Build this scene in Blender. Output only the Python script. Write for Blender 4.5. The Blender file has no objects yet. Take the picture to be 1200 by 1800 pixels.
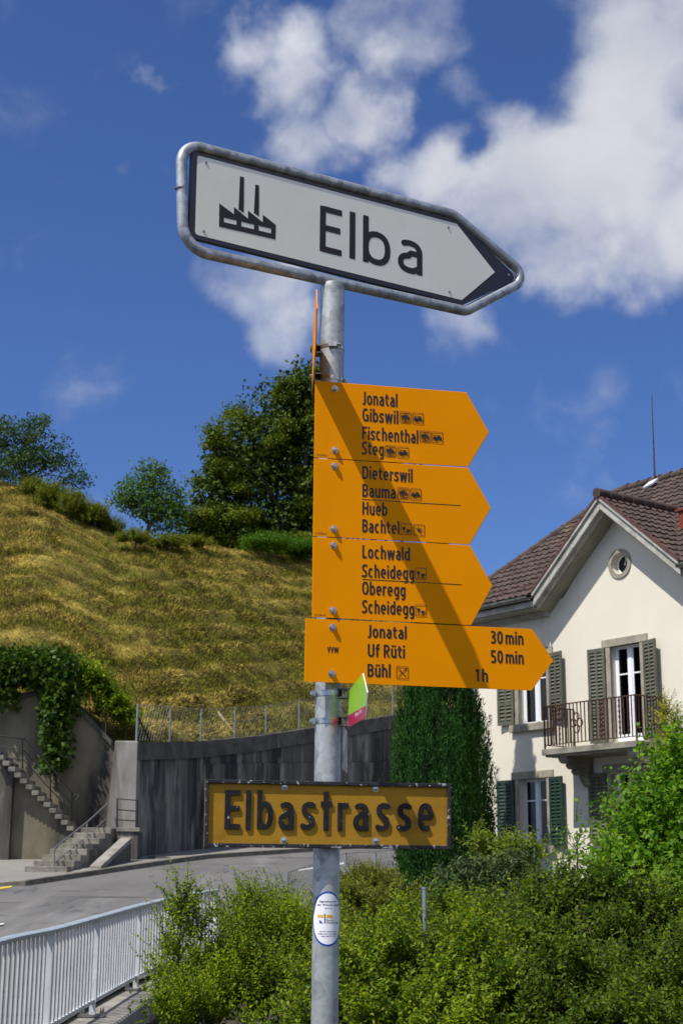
import bpy, bmesh, math, random
import numpy as np
from mathutils import Vector, Matrix
from mathutils.geometry import tessellate_polygon

# ------------------------------------------------------------------ camera, sky, sun, exposure
sc = bpy.context.scene
EYE = 1.6
F_PX = 2600.0                       # focal length in pixels of the 1200x1800 photograph
PITCH = math.atan(660 / 2600.0)
ROLL = 0.0054
fwd = Vector((0, math.cos(PITCH), math.sin(PITCH)))
_r0 = Vector((1, 0, 0)); _u0 = Vector((0, -math.sin(PITCH), math.cos(PITCH)))
RGT = math.cos(ROLL) * _r0 + math.sin(ROLL) * _u0
UPV = math.cos(ROLL) * _u0 - math.sin(ROLL) * _r0
CAM = Vector((0, 0, EYE))
cd = bpy.data.cameras.new('camera')
cam = bpy.data.objects.new('camera', cd)
sc.collection.objects.link(cam)
rot = Matrix((RGT, UPV, -fwd)).transposed()
cam.matrix_world = Matrix.Translation(CAM) @ rot.to_4x4()
cd.sensor_fit = 'VERTICAL'; cd.sensor_height = 36.0; cd.sensor_width = 24.0
cd.lens = F_PX * 36.0 / 1800.0
cd.clip_start = 0.05; cd.clip_end = 6000
cd.dof.use_dof = True; cd.dof.focus_distance = 4.4; cd.dof.aperture_fstop = 15.0
sc.camera = cam
sc.view_settings.view_transform = 'Standard'; sc.view_settings.look = 'None'
sc.view_settings.gamma = 1.0
sc.view_settings.exposure = 0.32

SUN_DIR = Vector((-1.60, -1.40, 3.3)).normalized()      # towards the sun
sun_el = math.asin(SUN_DIR.z); sun_rot = math.atan2(SUN_DIR.x, SUN_DIR.y)
sl = bpy.data.lights.new('sun', 'SUN'); sl.energy = 4.4; sl.angle = math.radians(0.53); sl.color = (1.0, 0.95, 0.87)
so = bpy.data.objects.new('sun', sl); sc.collection.objects.link(so)
so.rotation_euler = SUN_DIR.to_track_quat('Z', 'Y').to_euler(); so.location = (-20, -20, 50)

def ray(px, py): return RGT * (px - 600) + UPV * (900 - py) + fwd * F_PX
def at(px, py, Y):
    d = ray(px, py); return CAM + d * (Y / d.y)
def on_plane(px, py, P, n):
    d = ray(px, py); return CAM + d * ((P - CAM).dot(n) / d.dot(n))

def nd(nt, typ, **kw):
    n = nt.nodes.new(typ)
    for k, v in kw.items():
        if k.startswith('i_'):
            key = k[2:]; key = int(key) if key.isdigit() else key
            n.inputs[key].default_value = v
        else: setattr(n, k, v)
    return n

world = bpy.data.worlds.new('World'); sc.world = world; world.use_nodes = True
SKY_STRENGTH = 0.095
def build_world():
    nt = world.node_tree; nt.nodes.clear(); L = nt.links.new
    out = nd(nt, 'ShaderNodeOutputWorld'); bg = nd(nt, 'ShaderNodeBackground'); bg.inputs[1].default_value = SKY_STRENGTH
    sky = nd(nt, 'ShaderNodeTexSky', sky_type='NISHITA', sun_disc=False, sun_elevation=sun_el, sun_rotation=sun_rot,
             altitude=700, air_density=1.0, dust_density=0.6, ozone_density=2.2)
    tc = nd(nt, 'ShaderNodeTexCoord')
    # clouds: soft banks at fixed directions of the sky, broken up by fractal noise
    blobs = [(1060,330,240,1.15),(900,360,200,1.1),(1140,140,230,1.0),(770,310,125,.9),(980,440,150,.95),(1160,430,160,.9),(870,250,120,.85),
             (700,300,80,.7),(1250,300,240,1.0),
             (450,80,90,.66),(530,130,115,.78),(640,185,90,.70),(560,235,100,.64),(730,30,120,.68),(640,30,90,.55),(510,270,75,.5),
             (440,520,110,.56),(480,585,95,.52),(370,485,65,.42),(640,590,75,.36),(790,560,110,.5),(700,610,60,.30),
             (285,125,58,.5),(235,305,45,.42),(315,650,45,.42),(300,330,50,.42),(800,160,75,.45),(120,300,50,.25)]
    acc = None
    wn = nd(nt, 'ShaderNodeTexNoise'); L(tc.outputs['Generated'], wn.inputs['Vector']); wn.inputs['Scale'].default_value = 9; wn.inputs['Detail'].default_value = 5; wn.inputs['Roughness'].default_value = .6
    w0 = nd(nt, 'ShaderNodeVectorMath', operation='SUBTRACT'); L(wn.outputs['Color'], w0.inputs[0]); w0.inputs[1].default_value = (.5, .5, .5)
    w1 = nd(nt, 'ShaderNodeVectorMath', operation='SCALE'); L(w0.outputs[0], w1.inputs[0]); w1.inputs['Scale'].default_value = .095
    w2 = nd(nt, 'ShaderNodeVectorMath', operation='ADD'); L(tc.outputs['Generated'], w2.inputs[0]); L(w1.outputs[0], w2.inputs[1])
    for (x, y, r, a) in blobs:
        d = ray(x, y).normalized()
        dv = nd(nt, 'ShaderNodeVectorMath', operation='DISTANCE'); L(w2.outputs[0], dv.inputs[0]); dv.inputs[1].default_value = d
        mr = nd(nt, 'ShaderNodeMapRange', interpolation_type='SMOOTHSTEP'); L(dv.outputs['Value'], mr.inputs['Value'])
        mr.inputs['From Min'].default_value = r * 1.25 / 2650; mr.inputs['From Max'].default_value = r * 0.25 / 2650
        mr.inputs['To Min'].default_value = 0; mr.inputs['To Max'].default_value = a
        if acc is None: acc = mr.outputs[0]
        else:
            ad = nd(nt, 'ShaderNodeMath', operation='SMOOTH_MAX'); L(acc, ad.inputs[0]); L(mr.outputs[0], ad.inputs[1]); ad.inputs[2].default_value = 0.15
            acc = ad.outputs[0]
    for (v, r, a) in (((-.8, -.35, .45), .55, .95), ((.7, -.6, .4), .6, .95), ((.1, -.9, .45), .5, .95), ((-.95, .15, .3), .35, .9), ((.9, .25, .45), .38, .95), ((.1, -.1, .97), .35, .8), ((-.5, .3, .85), .25, .8)):  # extra cloud banks outside the view, added to whiten the fill light
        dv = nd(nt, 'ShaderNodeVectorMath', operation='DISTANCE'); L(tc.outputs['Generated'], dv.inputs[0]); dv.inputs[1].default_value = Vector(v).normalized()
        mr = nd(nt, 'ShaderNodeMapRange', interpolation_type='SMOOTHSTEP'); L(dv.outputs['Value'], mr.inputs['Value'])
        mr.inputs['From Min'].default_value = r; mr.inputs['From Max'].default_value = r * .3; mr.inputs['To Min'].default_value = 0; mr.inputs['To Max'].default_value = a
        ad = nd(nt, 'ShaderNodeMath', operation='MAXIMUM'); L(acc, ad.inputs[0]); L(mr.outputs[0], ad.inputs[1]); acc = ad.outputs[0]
    d = ray(812, 268).normalized()
    dv = nd(nt, 'ShaderNodeVectorMath', operation='DISTANCE'); L(w2.outputs[0], dv.inputs[0]); dv.inputs[1].default_value = d
    mr = nd(nt, 'ShaderNodeMapRange', interpolation_type='SMOOTHSTEP'); L(dv.outputs['Value'], mr.inputs['Value'])
    mr.inputs['From Min'].default_value = 75 / 2650; mr.inputs['From Max'].default_value = 0; mr.inputs['To Min'].default_value = 0; mr.inputs['To Max'].default_value = .62
    sb = nd(nt, 'ShaderNodeMath', operation='SUBTRACT'); L(acc, sb.inputs[0]); L(mr.outputs[0], sb.inputs[1]); acc = sb.outputs[0]
    nz = nd(nt, 'ShaderNodeTexNoise'); L(tc.outputs['Generated'], nz.inputs['Vector'])
    nz.inputs['Scale'].default_value = 14; nz.inputs['Detail'].default_value = 9; nz.inputs['Roughness'].default_value = .52; nz.inputs['Distortion'].default_value = .25
    m1 = nd(nt, 'ShaderNodeMath', operation='MULTIPLY_ADD'); L(nz.outputs[0], m1.inputs[0]); m1.inputs[1].default_value = 1.55; m1.inputs[2].default_value = -.81
    ad = nd(nt, 'ShaderNodeMath', operation='ADD'); L(acc, ad.inputs[0]); L(m1.outputs[0], ad.inputs[1])
    al = nd(nt, 'ShaderNodeMapRange', interpolation_type='SMOOTHSTEP'); L(ad.outputs[0], al.inputs['Value'])
    al.inputs['From Min'].default_value = .20; al.inputs['From Max'].default_value = 1.08
    al.inputs['To Max'].default_value = .93
    # cloud colour: bright billows, greyer thick parts
    nz2 = nd(nt, 'ShaderNodeTexNoise'); L(tc.outputs['Generated'], nz2.inputs['Vector'])
    nz2.inputs['Scale'].default_value = 7; nz2.inputs['Detail'].default_value = 6; nz2.inputs['Roughness'].default_value = .5
    cr = nd(nt, 'ShaderNodeValToRGB'); L(nz2.outputs[0], cr.inputs[0])
    cr.color_ramp.elements[0].position = .36; cr.color_ramp.elements[0].color = (4.9, 5.1, 5.75, 1)
    cr.color_ramp.elements[1].position = .62; cr.color_ramp.elements[1].color = (6.5, 6.6, 6.9, 1)
    tint = nd(nt, 'ShaderNodeMix', data_type='RGBA', blend_type='MULTIPLY'); tint.inputs[0].default_value = 1
    L(sky.outputs[0], tint.inputs[6]); tint.inputs[7].default_value = (.47, .63, .97, 1)
    # clouds towards the sun, out of view, brightened to lift the fill light
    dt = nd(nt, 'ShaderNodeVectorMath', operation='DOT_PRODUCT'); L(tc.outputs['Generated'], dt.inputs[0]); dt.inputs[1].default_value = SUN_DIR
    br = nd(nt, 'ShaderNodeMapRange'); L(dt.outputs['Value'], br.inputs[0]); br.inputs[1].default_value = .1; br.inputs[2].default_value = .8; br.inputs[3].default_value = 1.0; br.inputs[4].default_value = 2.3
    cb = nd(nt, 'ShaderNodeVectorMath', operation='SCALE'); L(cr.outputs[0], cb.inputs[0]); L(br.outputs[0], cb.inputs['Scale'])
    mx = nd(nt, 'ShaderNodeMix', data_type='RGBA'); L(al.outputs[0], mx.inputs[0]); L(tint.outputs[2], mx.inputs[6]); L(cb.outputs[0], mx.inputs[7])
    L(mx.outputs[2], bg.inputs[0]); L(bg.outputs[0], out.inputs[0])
build_world()

# ------------------------------------------------------------------ helpers
C = sc.collection
ORG = {}
def tag(o, label=None, cat=None, group=None, kind=None):
    if label: o['label'] = label
    if cat: o['category'] = cat
    if group: o['group'] = group
    if kind: o['kind'] = kind
    return o
def thing(name, label, cat, loc, group=None):
    o = bpy.data.objects.new(name, None); C.objects.link(o); o.empty_display_size = .2
    o.location = loc; ORG[o.name] = Vector(loc)
    return tag(o, label, cat, group)
def link_mesh(name, me, mat, parent=None, origin=None, smooth=False, bevel=0):
    o = bpy.data.objects.new(name, me); C.objects.link(o)
    org = ORG[parent.name] if parent is not None else (Vector(origin) if origin is not None else Vector((0, 0, 0)))
    if org.length > 0: me.transform(Matrix.Translation(-org))
    if parent is not None: o.parent = parent; ORG[o.name] = org.copy()
    else: o.location = org; ORG[o.name] = org.copy()
    if mat is not None:
        for m in (mat if isinstance(mat, (list, tuple)) else [mat]): me.materials.append(m)
    if smooth:
        me.polygons.foreach_set('use_smooth', [True] * len(me.polygons))
    if bevel:
        b = o.modifiers.new('bevel', 'BEVEL'); b.width = bevel; b.segments = 2; b.limit_method = 'ANGLE'; b.angle_limit = math.radians(40)
    return o

class MB:
    def __init__(s): s.v = []; s.f = []; s.m = []
    def add(s, vs, fs, mi=0):
        k = len(s.v); s.v += [tuple(v) for v in vs]; s.f += [tuple(i + k for i in f) for f in fs]; s.m += [mi] * len(fs); return s
    def box(s, o, a, b, c, mi=0):
        """box from corner o with edge vectors a, b, c"""
        o = Vector(o); a = Vector(a); b = Vector(b); c = Vector(c)
        if a.cross(b).dot(c) < 0: a, b = b, a
        return s.add([o, o + a, o + a + b, o + b, o + c, o + a + c, o + a + b + c, o + b + c],
                     [(3, 2, 1, 0), (4, 5, 6, 7), (0, 1, 5, 4), (1, 2, 6, 5), (2, 3, 7, 6), (3, 0, 4, 7)], mi)
    def cbox(s, c, a, b, d, mi=0):
        a = Vector(a); b = Vector(b); d = Vector(d); return s.box(Vector(c) - a / 2 - b / 2 - d / 2, a, b, d, mi)
    def bar(s, p, q, w, h, up=(0, 0, 1), mi=0):
        p = Vector(p); q = Vector(q); t = (q - p).normalized(); up = Vector(up)
        x = t.cross(up)
        if x.length < 1e-4: x = t.cross(Vector((1, 0, 0)))
        x.normalize(); y = x.cross(t)
        return s.box(p - x * w / 2 - y * h / 2, x * w, y * h, q - p, mi)
    def tube(s, pts, r, seg=10, closed=False, cap=True, mi=0):
        pts = [Vector(p) for p in pts]; n = len(pts)
        rad = r if isinstance(r, (list, tuple)) else [r] * n
        T = []
        for i in range(n):
            if closed: t = pts[(i + 1) % n] - pts[i - 1]
            else: t = pts[min(i + 1, n - 1)] - pts[max(i - 1, 0)]
            T.append(t.normalized())
        ref = Vector((0, 0, 1)) if abs(T[0].z) < .9 else Vector((1, 0, 0))
        x = T[0].cross(ref).normalized(); k = len(s.v); vs = []
        for i in range(n):
            x = (x - T[i] * x.dot(T[i])).normalized(); y = T[i].cross(x)
            for j in range(seg):
                a = 2 * math.pi * j / seg
                vs.append(pts[i] + (x * math.cos(a) + y * math.sin(a)) * rad[i])
        fs = []
        m = n if closed else n - 1
        for i in range(m):
            i2 = (i + 1) % n
            for j in range(seg):
                j2 = (j + 1) % seg
                fs.append((i * seg + j, i * seg + j2, i2 * seg + j2, i2 * seg + j))
        if cap and not closed:
            fs.append(tuple(range(seg - 1, -1, -1))); fs.append(tuple((n - 1) * seg + j for j in range(seg)))
        return s.add(vs, fs, mi)
    def prism(s, poly, ext, mi=0, holes=()):
        """polygon (list of 3-D points, maybe with holes) extruded by the vector ext"""
        ext = Vector(ext); loops = [[Vector(p) for p in poly]] + [[Vector(p) for p in h] for h in holes]
        flat = [p for l in loops for p in l]; n = len(flat)
        tris = tessellate_polygon(loops)
        vs = flat + [p + ext for p in flat]; fs = []
        for t in tris:
            a, b, c = [flat[i] for i in t]
            t = t if (b - a).cross(c - a).dot(ext) < 0 else t[::-1]
            fs.append(tuple(t)); fs.append(tuple(i + n for i in t[::-1]))
        k = 0
        for l in loops:
            m = len(l)
            for i in range(m):
                fs.append((k + i, k + (i + 1) % m, k + (i + 1) % m + n, k + i + n))
            k += m
        return s.add(vs, fs, mi)
    def poly(s, pts, mi=0): return s.add(pts, [tuple(range(len(pts)))], mi)
    def grid(s, rows, mi=0, closed=False):
        n = len(rows); m = len(rows[0]); vs = [p for r in rows for p in r]; fs = []
        for i in range(n - 1):
            for j in range(m if closed else m - 1):
                fs.append((i * m + j, i * m + (j + 1) % m, (i + 1) * m + (j + 1) % m, (i + 1) * m + j))
        return s.add(vs, fs, mi)
    def mesh(s, name):
        me = bpy.data.meshes.new(name); me.from_pydata([tuple(v) for v in s.v], [], s.f); me.update()
        if len(set(s.m)) > 1: me.polygons.foreach_set('material_index', s.m)
        return me
    def build(s, name, mat, parent=None, origin=None, smooth=False, bevel=0, fix=True):
        me = s.mesh(name)
        if fix:
            bm = bmesh.new(); bm.from_mesh(me); bmesh.ops.recalc_face_normals(bm, faces=bm.faces); bm.to_mesh(me); bm.free()
        o = link_mesh(name, me, mat, parent, origin, False, bevel)
        if smooth:
            me.polygons.foreach_set('use_smooth', [True] * len(me.polygons))
            me.set_sharp_from_angle(angle=math.radians(38))
        return o

def round_poly(pts, rad, seg=8):
    """round the corners of a 2-D polygon"""
    out = []; n = len(pts)
    for i in range(n):
        p = Vector(pts[i]); a = Vector(pts[i - 1]); b = Vector(pts[(i + 1) % n])
        r = rad[i] if isinstance(rad, (list, tuple)) else rad
        if r <= 0: out.append(p); continue
        da = (a - p).normalized(); db = (b - p).normalized()
        ang = da.angle(db); t = r / math.tan(ang / 2)
        c = p + (da + db).normalized() * (r / math.sin(ang / 2))
        s0 = p + da * t - c; s1 = p + db * t - c
        a0 = math.atan2(s0.y, s0.x); a1 = math.atan2(s1.y, s1.x)
        while a1 - a0 > math.pi: a1 -= 2 * math.pi
        while a1 - a0 < -math.pi: a1 += 2 * math.pi
        for k in range(seg + 1):
            q = a0 + (a1 - a0) * k / seg; out.append(c + Vector((math.cos(q), math.sin(q))) * r)
    return out
def catmull(P, n):
    P = [Vector(p) for p in P]; P = [2 * P[0] - P[1]] + P + [2 * P[-1] - P[-2]]; out = []
    for i in range(1, len(P) - 2):
        for k in range(n):
            t = k / n; a, b, c, d = P[i - 1:i + 3]
            out.append(.5 * ((2 * b) + (c - a) * t + (2 * a - 5 * b + 4 * c - d) * t * t + (3 * b - a - 3 * c + d) * t ** 3))
    return out + [P[-2]]

# ------------------------------------------------------------------ materials
def M(name, col, rough=.6, metal=0., col2=None, scale=4., detail=6., lo=.4, hi=.6, stretch=(1, 1, 1), bump=0., bscale=30., spec=.4, third=None):
    """principled material; col -> col2 by noise in object space; third = (colour, scale, lo, hi, stretch) a second layer of wear"""
    m = bpy.data.materials.new(name); m.use_nodes = True; nt = m.node_tree; L = nt.links.new
    b = nt.nodes['Principled BSDF']; b.inputs['Roughness'].default_value = rough; b.inputs['Metallic'].default_value = metal
    b.inputs['Specular IOR Level'].default_value = spec
    b.inputs['Base Color'].default_value = (*col, 1)
    tc = nd(nt, 'ShaderNodeTexCoord')
    def noise(sc_, st, det=detail):
        mp = nd(nt, 'ShaderNodeMapping'); mp.inputs['Scale'].default_value = st; L(tc.outputs['Object'], mp.inputs[0])
        n = nd(nt, 'ShaderNodeTexNoise'); n.inputs['Scale'].default_value = sc_; n.inputs['Detail'].default_value = det; n.inputs['Roughness'].default_value = .62
        L(mp.outputs[0], n.inputs['Vector']); return n
    cur = None
    if col2:
        n = noise(scale, stretch); r = nd(nt, 'ShaderNodeMapRange'); L(n.outputs[0], r.inputs[0]); r.inputs[1].default_value = lo; r.inputs[2].default_value = hi
        mx = nd(nt, 'ShaderNodeMix', data_type='RGBA'); L(r.outputs[0], mx.inputs[0]); mx.inputs[6].default_value = (*col, 1); mx.inputs[7].default_value = (*col2, 1)
        cur = mx.outputs[2]
    for t in ([third] if third and not isinstance(third, list) else (third or [])):
        c3, s3, l3, h3, st3 = t
        n = noise(s3, st3); r = nd(nt, 'ShaderNodeMapRange'); L(n.outputs[0], r.inputs[0]); r.inputs[1].default_value = l3; r.inputs[2].default_value = h3
        mx = nd(nt, 'ShaderNodeMix', data_type='RGBA'); L(r.outputs[0], mx.inputs[0]); mx.inputs[7].default_value = (*c3, 1)
        if cur is not None: L(cur, mx.inputs[6])
        else: mx.inputs[6].default_value = (*col, 1)
        cur = mx.outputs[2]
    if cur is not None: L(cur, b.inputs['Base Color'])
    if bump:
        n = noise(bscale, (1, 1, 1), 8); bp = nd(nt, 'ShaderNodeBump'); bp.inputs['Strength'].default_value = bump; bp.inputs['Distance'].default_value = .02
        L(n.outputs[0], bp.inputs['Height']); L(bp.outputs[0], b.inputs['Normal'])
    return m
def galvanised(name, c1, c2, scale=28, rough=.42, metal=.55):
    m = bpy.data.materials.new(name); m.use_nodes = True; nt = m.node_tree; L = nt.links.new
    b = nt.nodes['Principled BSDF']; b.inputs['Metallic'].default_value = metal
    tc = nd(nt, 'ShaderNodeTexCoord'); n0 = nd(nt, 'ShaderNodeTexNoise'); n0.inputs['Scale'].default_value = 9; n0.inputs['Detail'].default_value = 5
    L(tc.outputs['Object'], n0.inputs['Vector'])
    va = nd(nt, 'ShaderNodeVectorMath', operation='MULTIPLY_ADD'); L(n0.outputs['Color'], va.inputs[0]); va.inputs[1].default_value = (.06, .06, .06); L(tc.outputs['Object'], va.inputs[2])
    vo = nd(nt, 'ShaderNodeTexVoronoi'); vo.inputs['Scale'].default_value = scale; L(va.outputs[0], vo.inputs['Vector'])
    bw = nd(nt, 'ShaderNodeSeparateColor'); L(vo.outputs['Color'], bw.inputs[0])
    n1 = nd(nt, 'ShaderNodeTexNoise'); n1.inputs['Scale'].default_value = 60; n1.inputs['Detail'].default_value = 6; L(tc.outputs['Object'], n1.inputs['Vector'])
    ad = nd(nt, 'ShaderNodeMath', operation='MULTIPLY_ADD'); L(bw.outputs[0], ad.inputs[0]); ad.inputs[1].default_value = .55; L(n1.outputs[0], ad.inputs[2])
    mr = nd(nt, 'ShaderNodeMapRange'); L(ad.outputs[0], mr.inputs[0]); mr.inputs[1].default_value = .4; mr.inputs[2].default_value = 1.1
    mx = nd(nt, 'ShaderNodeMix', data_type='RGBA'); L(mr.outputs[0], mx.inputs[0]); mx.inputs[6].default_value = (*c1, 1); mx.inputs[7].default_value = (*c2, 1)
    L(mx.outputs[2], b.inputs['Base Color'])
    r2 = nd(nt, 'ShaderNodeMapRange'); L(ad.outputs[0], r2.inputs[0]); r2.inputs[1].default_value = .3; r2.inputs[2].default_value = 1.1; r2.inputs[3].default_value = rough + .18; r2.inputs[4].default_value = rough
    L(r2.outputs[0], b.inputs['Roughness'])
    bp = nd(nt, 'ShaderNodeBump'); bp.inputs['Strength'].default_value = .12; bp.inputs['Distance'].default_value = .004; L(n1.outputs[0], bp.inputs['Height']); L(bp.outputs[0], b.inputs['Normal'])
    return m
def leafmat(name, dark, light, trans=.35, rough=.45, patch=None, tint=(1, 1, .5)):
    """leaf colour differs from leaf to leaf (per mesh island); part of the light comes through"""
    m = bpy.data.materials.new(name); m.use_nodes = True; nt = m.node_tree; L = nt.links.new
    out = nt.nodes['Material Output']; b = nt.nodes['Principled BSDF']; b.inputs['Roughness'].default_value = rough + .1; b.inputs['Specular IOR Level'].default_value = .18
    g = nd(nt, 'ShaderNodeNewGeometry'); cr = nd(nt, 'ShaderNodeMix', data_type='RGBA')
    fac = g.outputs['Random Per Island']
    if patch:
        tc = nd(nt, 'ShaderNodeTexCoord'); n = nd(nt, 'ShaderNodeTexNoise'); n.inputs['Scale'].default_value = patch; n.inputs['Detail'].default_value = 3
        L(tc.outputs['Object'], n.inputs['Vector'])
        mr = nd(nt, 'ShaderNodeMapRange'); L(n.outputs[0], mr.inputs[0]); mr.inputs[1].default_value = .35; mr.inputs[2].default_value = .65; mr.inputs[3].default_value = -.35; mr.inputs[4].default_value = .35
        ad = nd(nt, 'ShaderNodeMath', operation='ADD', use_clamp=True); L(fac, ad.inputs[0]); L(mr.outputs[0], ad.inputs[1]); fac = ad.outputs[0]
    L(fac, cr.inputs[0]); cr.inputs[6].default_value = (*dark, 1); cr.inputs[7].default_value = (*light, 1)
    L(cr.outputs[2], b.inputs['Base Color'])
    if trans > 0:
        t = nd(nt, 'ShaderNodeBsdfTranslucent'); tm = nd(nt, 'ShaderNodeMix', data_type='RGBA', blend_type='MULTIPLY'); tm.inputs[0].default_value = 1
        L(cr.outputs[2], tm.inputs[6]); tm.inputs[7].default_value = (1.6 * tint[0], 1.6 * tint[1], 1.6 * tint[2], 1); L(tm.outputs[2], t.inputs[0])
        ms = nd(nt, 'ShaderNodeMixShader'); ms.inputs[0].default_value = trans; L(b.outputs[0], ms.inputs[1]); L(t.outputs[0], ms.inputs[2]); L(ms.outputs[0], out.inputs[0])
    return m
def glassmat(name):
    m = bpy.data.materials.new(name); m.use_nodes = True; nt = m.node_tree; L = nt.links.new
    nt.nodes.remove(nt.nodes['Principled BSDF']); out = nt.nodes['Material Output']
    t = nd(nt, 'ShaderNodeBsdfTransparent'); t.inputs[0].default_value = (.75, .78, .78, 1); g = nd(nt, 'ShaderNodeBsdfGlossy'); g.inputs['Roughness'].default_value = .03
    f = nd(nt, 'ShaderNodeFresnel'); f.inputs[0].default_value = 1.5
    ms = nd(nt, 'ShaderNodeMixShader'); L(f.outputs[0], ms.inputs[0]); L(t.outputs[0], ms.inputs[1]); L(g.outputs[0], ms.inputs[2]); L(ms.outputs[0], out.inputs[0])
    return m

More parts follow.
